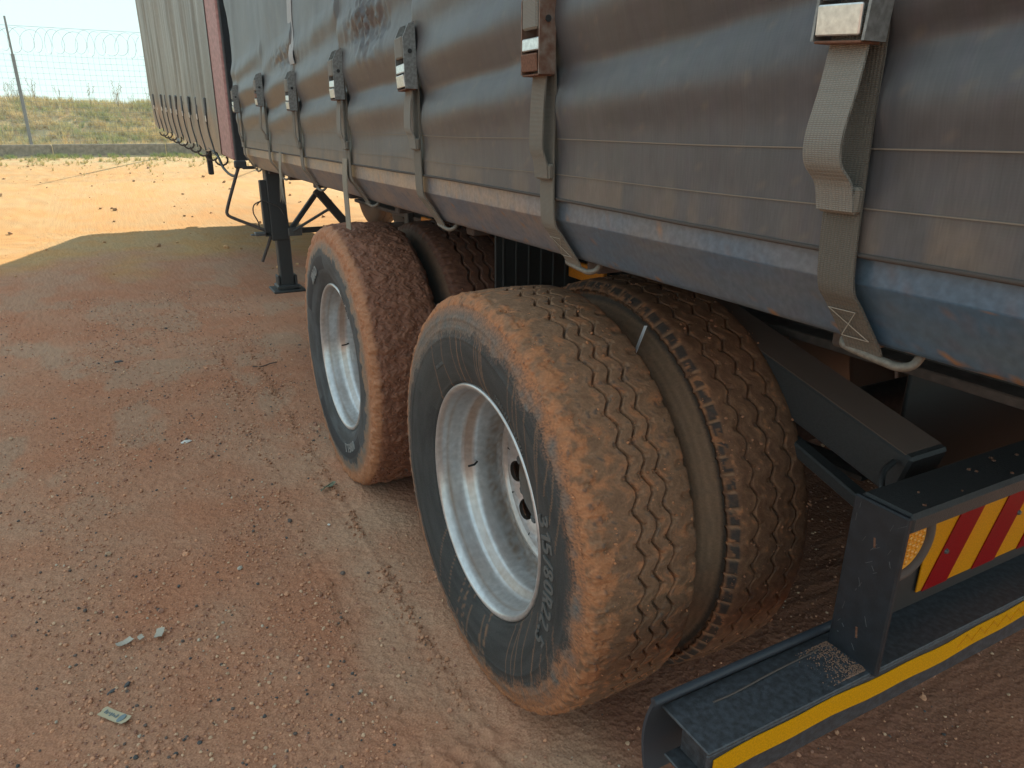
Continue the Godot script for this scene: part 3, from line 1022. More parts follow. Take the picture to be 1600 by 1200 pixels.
# ---------------------------------------------------------------- the near trailer
const TX := 0.05                                   # plane of the curtain side
const STRAPS := [0.89, 0.22, -0.48, -1.18, -1.94, -2.73, -3.60]
const FRONT := -3.76
const BACK := 1.34
func curtain_out(z: float, y: float) -> float:     # how far the sheet stands out from its plane
	var t := 0.5
	var span := 0.7
	var k0 := 0
	for k in STRAPS.size():
		if z < float(STRAPS[k]):
			k0 = k + 1
	if k0 > 0 and k0 < STRAPS.size():
		span = float(STRAPS[k0 - 1]) - float(STRAPS[k0])
		t = (z - float(STRAPS[k0])) / span
	elif k0 == 0:
		t = clampf((z - float(STRAPS[0])) / 0.7, 0.0, 1.0)
	var n1 := nz.get_noise_2d(z * 30.0, y * 40.0)
	var n2 := nz.get_noise_2d(z * 130.0 + 50.0, y * 110.0)
	var arch := sin(PI * clampf(t, 0.0, 1.0))
	var yg := 1.492 + 0.045 * t + 0.010 * sin(k0 * 2.3) + 0.012 * n1          # crease from buckle to buckle
	var up := y - yg
	var low := sstep(1.285, 1.40, y)
	var top := sstep(2.1, 1.7, y)
	var d := 0.0
	d += 0.025 * exp(-pow((up - 0.085) / 0.052, 2.0)) * (0.65 + 0.35 * arch)
	d += 0.015 * exp(-pow((up + 0.062) / 0.044, 2.0)) * (0.6 + 0.4 * arch) * low
	d -= 0.006 * exp(-pow(up / 0.018, 2.0))
	d += 0.016 * exp(-pow((up - 0.205 - 0.03 * t) / 0.050, 2.0)) * (0.5 + 0.5 * n1 + 0.3)
	if k0 == 0:
		d += 0.012 * exp(-pow((up - 0.02 - 0.10 * t) / 0.03, 2.0))
	# crumpled patch
	var cr := exp(-pow((z + 0.86) / 0.17, 2.0) - pow((y - 1.70) / 0.075, 2.0)) + 0.8 * exp(-pow((z + 2.15) / 0.25, 2.0) - pow((y - 1.70) / 0.05, 2.0))
	if cr > 0.02:
		d += cr * (0.016 * nf.get_noise_2d(z * 26.0, y * 14.0) + 0.010 * nf.get_noise_2d(z * 50.0, y * 30.0 + z * 20.0))
	d *= 0.25 + 0.75 * top
	d += 0.010 * sstep(1.55, 2.2, y) * sin(z * 5.1 + 0.6 * y + 2.0 * n1) + 0.005 * n1 * low + 0.0004 * n2
	d *= low * 0.92 + 0.08
	# straps hold the sheet in
	for s in STRAPS:
		d -= 0.010 * exp(-pow((z - float(s)) / 0.035, 2.0)) * sstep(1.66, 1.58, y) * low
	return maxf(d, -0.012)
func hem_dip(z: float) -> float:
	return 0.0012 * nz.get_noise_1d(z * 50.0) - 0.012 * sstep(-0.3, 1.0, z)
func build_curtain(p: Node3D) -> void:
	var Z := axis_lines([[FRONT, -2.0, 0.025], [-2.0, BACK, 0.011]])
	var Y := axis_lines([[1.283, 1.80, 0.009], [1.80, 2.2, 0.03], [2.2, 4.05, 0.12]])
	var P := PackedVector3Array()
	var C := PackedColorArray()
	for i in Z.size():
		for j in Y.size():
			var z := Z[i]
			var y := Y[j]
			var hem := 0.0
			if j < 3:
				hem = hem_dip(z)
			P.append(Vector3(TX - curtain_out(z, y) - 0.004, y + hem, z))
			var a := nz.get_noise_2d(z * 30.0, y * 22.0)
			var streak := nz.get_noise_2d(z * 260.0, y * 14.0 + 60.0)
			var c := Color(0.084, 0.080, 0.086).lerp(Color(0.106, 0.097, 0.094), clampf(0.40 + 0.7 * a + 0.35 * streak, 0.0, 1.0))
			var spl := nf.get_noise_2d(z * 34.0, y * 34.0)
			c = c.lerp(Color(0.20, 0.15, 0.11), clampf(3.0 * spl - 1.8, 0.0, 0.3))
			# road dust thrown up over the hem
			c = c.lerp(Color(0.20, 0.14, 0.10), clampf((0.35 + 0.5 * a + 0.9 * streak) * sstep(1.345, 1.29, y), 0.0, 0.4))
			C.append(c)
	var o := put("curtain", grid_mesh(P, C, Z.size(), Y.size(), true), M.tarp, p, "dusty grey side curtain with pulled creases")
	# dark tube added to deepen the line along the hem
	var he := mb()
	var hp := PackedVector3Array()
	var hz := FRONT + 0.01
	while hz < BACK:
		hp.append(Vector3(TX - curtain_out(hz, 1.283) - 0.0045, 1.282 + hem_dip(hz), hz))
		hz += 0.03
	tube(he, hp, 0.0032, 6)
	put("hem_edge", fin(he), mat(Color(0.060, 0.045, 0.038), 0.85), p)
	# seams and the bleached tear above one buckle
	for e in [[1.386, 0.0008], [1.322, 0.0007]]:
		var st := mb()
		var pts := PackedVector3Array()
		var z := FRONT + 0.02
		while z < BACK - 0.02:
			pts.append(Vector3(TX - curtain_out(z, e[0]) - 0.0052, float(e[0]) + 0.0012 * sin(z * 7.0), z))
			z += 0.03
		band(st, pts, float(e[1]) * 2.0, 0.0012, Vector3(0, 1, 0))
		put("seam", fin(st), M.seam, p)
	var st2 := mb()
	var pts2 := PackedVector3Array()
	for k in 14:
		var y := 1.66 + 0.021 * k
		pts2.append(Vector3(TX - curtain_out(-1.93, y) - 0.006, y, -1.935 + 0.012 * sin(k * 0.6) - 0.003 * k))
	band(st2, pts2, 0.085, 0.002)
	put("bleached_patch", fin(st2), mat(Color(0.33, 0.33, 0.33), 0.7), p)

func build_strap(p: Node3D, k: int) -> void:
	var z: float = STRAPS[k]
	var s := part("tension_strap", p)
	var xo := TX - 0.016
	var bx := TX - 0.031                                      # middle of the buckle
	var y0: float = 1.500 + [-0.004, 0.0, 0.002, -0.002, -0.024, 0.012, -0.006][k]
	var tilt: float = [0.07, 0.0, -0.05, 0.0, 0.03, 0.02, 0.05][k]
	var bas := Basis(Vector3(1, 0, 0), tilt)
	var at := func(x: float, y: float, zz: float) -> Vector3:
		return Vector3(bx, y0 + 0.075, z) + bas * Vector3(x, y - 0.075, zz)
	# long webbing from the buckle down to the rail hook
	var x_fold := func(y: float) -> float:
		return TX - maxf(curtain_out(z, y), 0.0) - 0.010
	var pts := PackedVector3Array([Vector3(x_fold.call(1.60), 1.60, z), Vector3(x_fold.call(1.5), 1.50, z), Vector3(x_fold.call(1.42), 1.42, z), Vector3(TX - 0.012, 1.34, z + 0.004), Vector3(TX - 0.012, 1.285, z + 0.006), Vector3(TX - 0.010, 1.232, z + 0.010), Vector3(TX + 0.006, 1.207, z + 0.013), Vector3(TX + 0.026, 1.176, z + 0.019), Vector3(TX + 0.040, 1.155, z + 0.022), Vector3(TX + 0.046, 1.143, z + 0.023)])
	var st := mb()
	band(st, bend(pts, 4), 0.050, 0.0034)
	put("webbing", fin(st), M.webbing if k > 0 else M.webbing_dark, s)
	# slack loop to a stitched keeper
	var out: float = [0.024, 0.004, 0.005, 0.005, 0.001, 0.010, 0.001][k]
	var ky: float = [1.345, 1.342, 1.378, 1.360, 1.345, 1.370, 1.345][k]
	var ly := y0 + 0.012
	var loop := PackedVector3Array([at.call(0.004, 0.03, 0.0), at.call(0.002, -0.004, 0.0), Vector3(bx - out * 0.50, lerpf(ly, ky, 0.36), z), Vector3(bx - out, lerpf(ly, ky, 0.66), z), Vector3(bx - out * 0.85, lerpf(ly, ky, 0.84), z), Vector3(TX - 0.026 - out * 0.25, ky + 0.004, z + 0.002), Vector3(TX - 0.0235, ky - 0.026, z + 0.003)])
	st = mb()
	band(st, bend(loop, 7), 0.049, 0.0030)
	put("slack_loop", fin(st), M.webbing_new if k in [0, 2, 3] else M.webbing, s)
	st = mb()
	box(st, Vector3(TX - 0.0180, ky - 0.014, z + 0.004), Vector3(0.013, 0.030, 0.053), 0.005)
	put("keeper", fin(st), M.webbing, s)
	# stitched cross near the hook
	if k < 2:
		st = mb()
		var a := Vector3(TX + 0.006, 1.203, z + 0.013)
		var b := Vector3(TX + 0.030, 1.166, z + 0.020)
		var nrm := (b - a).cross(Vector3(0, 0, 1)).normalized()
		if nrm.x > 0.0:
			nrm = -nrm
		var o2 := nrm * 0.0030
		var l := Vector3(0, 0, -0.019)
		for seg in [[a + l, a - l], [b + l, b - l], [a + l, b - l], [a - l, b + l]]:
			tube(st, PackedVector3Array([seg[0] + o2, seg[1] + o2]), 0.0006, 4)
		put("stitching", fin(st), M.thread, s)
	# over-centre buckle: two cheeks, wound webbing, two lever plates
	st = mb()
	for side in [-1, 1]:
		var zz: float = side * 0.0325
		# cheek with slanted top and a lip along its front edge
		var sh := [[0.014, -0.002], [-0.020, -0.002], [-0.020, 0.120], [-0.004, 0.152], [0.014, 0.160]]
		for w in 2:
			var zo: float = zz + (w * 2 - 1) * 0.0017
			for q in sh.size() - 2:
				tri(st, at.call(sh[0][0], sh[0][1], zo), at.call(sh[q + 1][0], sh[q + 1][1], zo), at.call(sh[q + 2][0], sh[q + 2][1], zo), at.call(0, 0.07, zz))
		for q in sh.size():
			var a2: Array = sh[q]
			var b2: Array = sh[(q + 1) % sh.size()]
			quad(st, at.call(a2[0], a2[1], zz - 0.0017), at.call(a2[0], a2[1], zz + 0.0017), at.call(b2[0], b2[1], zz + 0.0017), at.call(b2[0], b2[1], zz - 0.0017), at.call(0, 0.07, zz))
	box(st, at.call(0.013, 0.075, 0.0), Vector3(0.003, 0.15, 0.064), 0.001, bas)
	var buckle_mat: Material = M.cheek
	put("buckle_frame", fin(st), buckle_mat if k != 1 else M.rusty_cheek, s)
	for side in [-1, 1]:
		st = mb()
		var cyl := CylinderMesh.new()
		cyl.top_radius = 0.0058; cyl.bottom_radius = 0.0058; cyl.height = 0.002; cyl.radial_segments = 12
		st.append_from(cyl, 0, Transform3D(bas * Basis(Vector3(1, 0, 0), PI / 2), at.call(-0.003, 0.088, side * 0.0352)))
		put("pivot_bolt", st.commit(), M.plastic, s)
	st = mb()
	box(st, at.call(-0.017, 0.098, 0.0), Vector3(0.012, 0.052, 0.053), 0.004, bas)
	put("wound_webbing", fin(st), M.webbing_new, s)
	st = mb()
	box(st, at.call(-0.018, 0.048, 0.0), Vector3(0.006, 0.021, 0.058), 0.002, bas)
	put("lever_bar", fin(st), M.zinc if k != 5 else M.rust, s)
	st = mb()
	box(st, at.call(-0.019, 0.018, -0.002), Vector3(0.005, 0.030, 0.056), 0.002, bas * Basis(Vector3(0, 0, 1), 0.10))
	put("lever_plate", fin(st), M.rust if k == 1 else M.zinc, s)
	st = mb()
	box(st, at.call(-0.004, -0.003, 0.0), Vector3(0.030, 0.003, 0.060), 0.001, bas)
	put("lever_lip", fin(st), M.rust, s)
	# steel rod hook under the rail
	st = mb()
	var hx := TX + 0.046
	tube(st, bend(PackedVector3Array([Vector3(hx + 0.012, 1.152, z - 0.016), Vector3(hx + 0.003, 1.146, z - 0.008), Vector3(hx, 1.143, z + 0.02), Vector3(hx, 1.140, z + 0.050), Vector3(hx + 0.003, 1.138, z + 0.068), Vector3(hx + 0.012, 1.142, z + 0.080), Vector3(hx + 0.022, 1.153, z + 0.082)]), 5), 0.0056, 8)
	put("hook", fin(st), M.hook, s)

func build_rail(p: Node3D) -> void:
	var prof := [[TX + 0.004, 1.32], [TX + 0.004, 1.29], [TX + 0.004, 1.238], [TX + 0.0045, 1.2355], [TX + 0.0062, 1.2325], [TX + 0.022, 1.206], [TX + 0.036, 1.182], [TX + 0.047, 1.163], [TX + 0.053, 1.1570], [TX + 0.063, 1.155], [TX + 0.085, 1.155], [TX + 0.087, 1.175]]
	var fineprof := []
	for i in prof.size() - 1:
		for k in 3:
			fineprof.append([lerpf(prof[i][0], prof[i + 1][0], k / 3.0), lerpf(prof[i][1], prof[i + 1][1], k / 3.0)])
	fineprof.append(prof[prof.size() - 1])
	var Z := axis_lines([[FRONT, -2.0, 0.03], [-2.0, BACK, 0.011]])
	var P := PackedVector3Array()
	var C := PackedColorArray()
	var blue := Color(0.082, 0.150, 0.225)
	var steel_b := Color(0.108, 0.145, 0.172)
	var dusty := Color(0.33, 0.25, 0.21)
	var rust := Color(0.36, 0.17, 0.06)
	for i in Z.size():
		var z := Z[i]
		# how much dust each bay between two straps still carries
		var bay := 0.0
		for k in STRAPS.size():
			if z < float(STRAPS[k]):
				bay += 1.0
		var keep: float = [0.06, 0.22, 0.72, 0.85, 0.9, 0.9, 0.9, 0.9][int(bay)]
		for q in fineprof:
			var y: float = q[1]
			P.append(Vector3(float(q[0]) + 0.0015 * nz.get_noise_2d(z * 60.0, y * 40.0), y + 0.0015 * nz.get_noise_1d(z * 35.0), z))
			var a := nz.get_noise_2d(z * 90.0, y * 300.0)
			var f := nf.get_noise_2d(z * 60.0, y * 60.0)
			var st := nz.get_noise_2d(z * 300.0, y * 60.0)
			var c := blue.lerp(steel_b, clampf(0.25 + 0.8 * a, 0.0, 1.0))
			c = c.lerp(dusty, clampf(keep * (0.80 + 0.45 * a + 0.3 * st), 0.0, 0.95))
			c = c.lerp(rust, clampf(5.0 * (f - 0.46 - 0.20 * sstep(1.155, 1.175, y) + (0.22 if z > 0.92 and y < 1.17 else 0.0)), 0.0, 0.85))
			# paint flaked to the dark primer
			c = c.lerp(Color(0.13, 0.15, 0.19), clampf(4.0 * (nf.get_noise_2d(z * 26.0 + 300.0, y * 60.0) - 0.34), 0.0, 0.7))
			C.append(c)
	put("side_rail", grid_mesh(P, C, Z.size(), fineprof.size(), false), M.rail, p, "worn blue steel side rail")

# bits of mud stuck to tread and shoulder
func tyre_crumbs(w: Node3D, xc: float, yc: float, z: float, n: int, style: int, sd: int) -> void:
	var r := RandomNumberGenerator.new()
	r.seed = sd
	var xf := []
	var cols := []
	for i in n:
		var ph := deg_to_rad(r.randf_range(-75.0, 165.0))
		var wv := r.randf_range(-0.128, 0.125)
		if style == 0 and r.randf() < 0.45:
			wv = r.randf_range(-0.140, -0.07)
		if nm.get_noise_3d(wv * 20.0 + sd, cos(ph) * 9.0, sin(ph) * 9.0) < (0.14 if style == 0 else 0.12 if style == 1 else -2.0):
			continue
		var rad := 0.5315 - 0.0045 * pow(absf(wv) / 0.09, 2.0)
		if absf(wv) > 0.114:
			rad = 0.522 - 0.9 * (absf(wv) - 0.114)
		if style == 2:
			rad += r.randf_range(0.001, 0.007)
		var y := yc + rad * cos(ph)
		if y < 0.02:
			continue
		var s := r.randf_range(0.0011, 0.0026) + 0.006 * pow(r.randf(), 8.0)
		if style == 2:
			s *= 1.7
		xf.append(Transform3D(Basis.from_euler(Vector3(r.randf() * 6.0, r.randf() * 6.0, r.randf() * 6.0)).scaled(Vector3(s, s * 0.8, s) * 1.3), Vector3(xc + wv, y, z + rad * sin(ph))))
		var c := Color(0.43, 0.18, 0.082) if style == 0 else Color(0.26, 0.105, 0.058) if style == 2 else Color(0.36, 0.155, 0.08)
		cols.append(c * r.randf_range(0.6, 1.25))
	scatter("mud_crumbs", pebble_mesh(200 + sd), M.pebble, xf, cols, w)

func build_wheel(p: Node3D, called_label: String, xc: float, z: float, style: int, sd: int, s: float, detail: bool, inner: bool) -> void:
	var w := part("wheel", p, called_label)
	var yc := 0.51
	var m: Material = M.mud if style == 2 or style == 3 else M.tyre
	put("tyre", tyre_mesh(xc, yc, z, style, sd), m, w)
	add_rim(w, Vector3(xc - s * 0.1175, yc, z), s, detail, inner)
	if style < 4:
		tyre_crumbs(w, xc, yc, z, [5600, 2600, 11000, 900][style], style, sd)
	if style == 1:
		var cs := mb()
		var cp := PackedVector3Array()
		for k in 6:
			var a := k / 5.0
			cp.append(Vector3(xc - 0.1525 + 0.017 * a, yc + lerpf(0.400, 0.468, a), z + 0.183 + 0.012 * a))
		band(cs, cp, 0.010, 0.0015, Vector3(0, 0.25, 1))
		put("chalk_mark", fin(cs), M.chalk, w, "white chalk mark on the inner tyre wall")
	if style == 0:
		put("size_lettering", wall_text("315/80R22.5", Vector3(0, yc, z), xc - 0.1518, 0.388, 1.20, 0.054, 1.0), M.letter, w)
		put("maker_lettering", wall_text("TUBELESS  RADIAL", Vector3(0, yc, z), xc - 0.1428, 0.352, 0.36, 0.014, 1.25), M.letter, w)
		put("load_lettering", wall_text("156/150L", Vector3(0, yc, z), xc - 0.1470, 0.368, -0.62, 0.012, 1.1), M.letter, w)
	if style == 2:
		put("size_lettering", wall_text("INO", Vector3(0, yc, z), xc - 0.1512, 0.378, -0.72, 0.058, 1.35), M.letter_pale, w)
		put("maker_lettering", wall_text("VBELI", Vector3(0, yc, z), xc - 0.1510, 0.376, 2.50, 0.050, 1.1), M.letter_pale, w)
		put("load_lettering", wall_text("TUBELESS 156/150", Vector3(0, yc, z), xc - 0.1432, 0.353, 0.50, 0.012, 1.2), M.letter, w)

func build_trailer() -> void:
	var t := thing("semi_trailer", "near grey curtain-sided trailer on muddy double wheels, with chevron rear bar", "trailer")
	build_rail(t)
	build_curtain(t)
	for k in STRAPS.size():
		build_strap(t, k)
	# wheels: near pair, far pair on the left, plain ones on the right
	build_wheel(t, "dusty outer rear tyre with 315/80R22.5 on its black wall", 0.1175, 0.0, 0, 3, 1.0, true, false)
	build_wheel(t, "brown inner rear tyre with zigzag grooves", 0.4625, 0.0, 1, 5, -1.0, false, true)
	build_wheel(t, "outer front tyre caked in red mud", 0.1175, -1.36, 2, 8, 1.0, true, false)
	build_wheel(t, "inner front tyre with wavy muddy ribs", 0.4625, -1.36, 3, 11, -1.0, false, true)
	for z in [0.0, -1.36]:
		build_wheel(t, "", 2.18, z, 4, 14, 1.0, false, true)
		build_wheel(t, "", 2.525, z, 4, 15, -1.0, false, false)
	# body shell behind the curtain
	var st := mb()
	box(st, Vector3(1.32, 4.07, (FRONT + BACK) / 2), Vector3(2.54, 0.06, BACK - FRONT), 0.01)
	put("roof", fin(st), M.tarp, t)
	st = mb()
	box(st, Vector3(2.58, 2.65, (FRONT + BACK) / 2), Vector3(0.03, 2.8, BACK - FRONT - 0.1), 0.01)
	put("off_side_curtain", fin(st), M.tarp, t)
	st = mb()
	box(st, Vector3(1.325, 2.62, FRONT + 0.03), Vector3(2.5, 2.84, 0.06), 0.01)
	put("front_bulkhead", fin(st), M.navy, t)
	for s in [0, 1]:
		st = mb()
		box(st, Vector3(0.70 + 1.25 * s, 2.63, BACK - 0.03), Vector3(1.22, 2.80, 0.05), 0.008)
		put("rear_door", fin(st), M.navy, t)
	st = mb()
	box(st, Vector3(1.325, 1.205, (FRONT + BACK) / 2), Vector3(2.36, 0.045, BACK - FRONT), 0.004)
	put("deck", fin(st), M.dusty_frame, t)
	# frame
	for x in [0.80, 1.84]:
		st = mb()
		box(st, Vector3(x, 1.165, -1.25), Vector3(0.14, 0.022, 4.7), 0.003)
		box(st, Vector3(x, 1.045, -1.25), Vector3(0.016, 0.22, 4.7), 0.002)
		box(st, Vector3(x, 0.925, -1.25), Vector3(0.14, 0.022, 4.7), 0.003)
		put("chassis_beam", fin(st), M.dusty_frame, t)
	var zc := -3.5
	while zc < 1.2:
		st = mb()
		box(st, Vector3(1.325, 1.150, zc), Vector3(2.34, 0.060, 0.045), 0.004)
		put("cross_member", fin(st), M.dusty_frame, t)
		zc += 0.62
	for z in [0.0, -1.36]:
		st = mb()
		tube(st, PackedVector3Array([Vector3(0.30, 0.51, z), Vector3(2.34, 0.51, z)]), 0.066, 16)
		put("axle", fin(st), M.dusty_frame, t)
		for x in [0.80, 1.84]:
			st = mb()
			for l in 5:
				var h := 0.50 - l * 0.075
				band(st, bend(PackedVector3Array([Vector3(x, 0.66 - l * 0.014 - 0.04, z - h), Vector3(x, 0.60 - l * 0.014, z), Vector3(x, 0.66 - l * 0.014 - 0.04, z + h)]), 6), 0.075, 0.012, Vector3(1, 0, 0))
			put("leaf_spring", fin(st), M.dusty_frame, t)
			st = mb()
			box(st, Vector3(x, 0.79, z - 0.52), Vector3(0.09, 0.26, 0.10), 0.006)
			put("spring_hanger", fin(st), M.dusty_frame, t)
		st = mb()
		tube(st, PackedVector3Array([Vector3(0.74, 0.51, z), Vector3(0.62, 0.51, z)]), 0.20, 28)
		put("brake_drum", fin(st), M.dusty_frame, t)
	# ribbed rubber flap hung between the wheels
	st = mb()
	box(st, Vector3(0.575, 0.86, -0.72), Vector3(0.36, 0.56, 0.010), 0.002)
	put("mud_flap", fin(st), M.plastic, t, "black ribbed rubber flap between the inner tyres")
	for k in 7:
		st = mb()
		box(st, Vector3(0.425 + 0.05 * k, 0.86, -0.713), Vector3(0.010, 0.555, 0.008), 0.002)
		put("flap_rib", fin(st), M.plastic, t)
	# yellow painted member on the off side and the tan plate ahead of the wheels
	st = mb()
	box(st, Vector3(0.70, 0.930, -1.35), Vector3(0.02, 0.060, 1.7), 0.004)
	put("orange_side_member", fin(st), M.orange_paint, t)
	for x in [0.66, 0.80]:
		st = mb()
		box(st, Vector3(x, 0.86, -2.30), Vector3(0.035, 0.58, 0.06), 0.004)
		put("hanger_post", fin(st), M.frame, t)
	st = mb()
	box(st, Vector3(2.70, 0.70, -0.35), Vector3(0.012, 0.94, 3.4), 0.003)  # added panel, keeps sun and bright ground from showing under the trailer
	put("added_sun_blocker", fin(st), M.plastic, t)
	for e in [[-0.75, 0.62], [0.62, 0.64]]:  # added black sheets that hide the off-side wheels and a sunlit gap
		st = mb()
		box(st, Vector3(2.33, e[1], e[0]), Vector3(0.80, 0.98, 0.012), 0.003)
		put("added_dark_flap", fin(st), M.plastic, t)
	build_landing_gear(t)
	build_rear(t)
	build_loose_straps(t)

func build_landing_gear(t: Node3D) -> void:
	var g := part("landing_leg", t, "black landing leg with a square foot")
	var z := -3.585
	var st := mb()
	box(st, Vector3(0.195, 0.93, z), Vector3(0.115, 0.48, 0.115), 0.006)
	box(st, Vector3(0.118, 0.90, z + 0.02), Vector3(0.040, 0.36, 0.06), 0.004)
	put("outer_tube", fin(st), M.frame, g)
	st = mb()
	box(st, Vector3(0.213, 0.58, z), Vector3(0.088, 0.50, 0.088), 0.006)
	put("inner_tube", fin(st), M.frame, g)
	st = mb()
	for s in [-1, 1]:
		box(st, Vector3(0.213 + s * 0.058, 0.405, z), Vector3(0.016, 0.09, 0.09), 0.006)
	box(st, Vector3(0.213, 0.372, z), Vector3(0.15, 0.03, 0.15), 0.008)
	box(st, Vector3(0.213, 0.350, z), Vector3(0.215, 0.016, 0.215), 0.006)
	put("foot", fin(st), M.frame, g)
	st = mb()
	box(st, Vector3(0.10, 0.737, z + 0.02), Vector3(0.13, 0.022, 0.06), 0.004)
	box(st, Vector3(0.045, 0.733, z + 0.02), Vector3(0.07, 0.006, 0.05), 0.002)
	put("crank_holder", fin(st), M.steel_dark, g)
	st = mb()
	tube(st, bend(PackedVector3Array([Vector3(0.002, 1.165, z - 0.10), Vector3(-0.060, 1.02, z - 0.07), Vector3(-0.106, 0.905, z - 0.05), Vector3(-0.112, 0.868, z - 0.04), Vector3(-0.085, 0.845, z - 0.03), Vector3(0.02, 0.797, z + 0.0), Vector3(0.105, 0.757, z + 0.03), Vector3(0.130, 0.735, z + 0.035), Vector3(0.128, 0.705, z + 0.035), Vector3(0.065, 0.553, z + 0.02)]), 4), 0.0105, 8)
	put("crank_handle", fin(st), M.dusty_frame, g)
	st = mb()
	box(st, Vector3(0.012, 1.175, z - 0.10), Vector3(0.075, 0.05, 0.05), 0.008)
	box(st, Vector3(0.06, 1.155, z - 0.08), Vector3(0.08, 0.02, 0.03), 0.004)
	put("crank_joint", fin(st), M.frame, g)
	st = mb()
	tube(st, bend(PackedVector3Array([Vector3(0.062, 0.925, z + 0.06), Vector3(0.095, 0.955, z + 0.07), Vector3(0.15, 0.935, z + 0.075), Vector3(0.205, 0.905, z + 0.075), Vector3(0.225, 0.86, z + 0.075)])), 0.004, 6)
	tube(st, bend(PackedVector3Array([Vector3(0.095, 0.955, z + 0.07), Vector3(0.045, 0.930, z + 0.07), Vector3(0.035, 0.88, z + 0.07), Vector3(0.058, 0.82, z + 0.07), Vector3(0.062, 0.78, z + 0.07)])), 0.004, 6)
	put("loose_wire", fin(st), M.dusty_frame, g)
	st = mb()
	beam(st, Vector3(0.265, 0.755, z + 0.04), Vector3(0.455, 0.985, z + 0.04), 0.03, 0.035, 0.003, Vector3(0, 0, 1))
	beam(st, Vector3(0.265, 0.748, z + 0.04), Vector3(1.6, 0.748, z + 0.04), 0.03, 0.035, 0.003)
	put("brace", fin(st), M.frame, g)
	st = mb()
	beam(st, Vector3(0.270, 0.752, z + 0.09), Vector3(0.56, 0.905, z + 0.09), 0.012, 0.04, 0.003, Vector3(0, 0, 1))
	box(st, Vector3(0.285, 0.748, z + 0.09), Vector3(0.09, 0.055, 0.012), 0.004)
	put("light_strut", fin(st), M.steel_dark, g)
	st = mb()
	beam(st, Vector3(0.40, 1.03, z + 0.30), Vector3(0.66, 0.70, z + 0.30), 0.05, 0.06, 0.004, Vector3(0, 0, 1))
	put("stay", fin(st), M.frame, g)

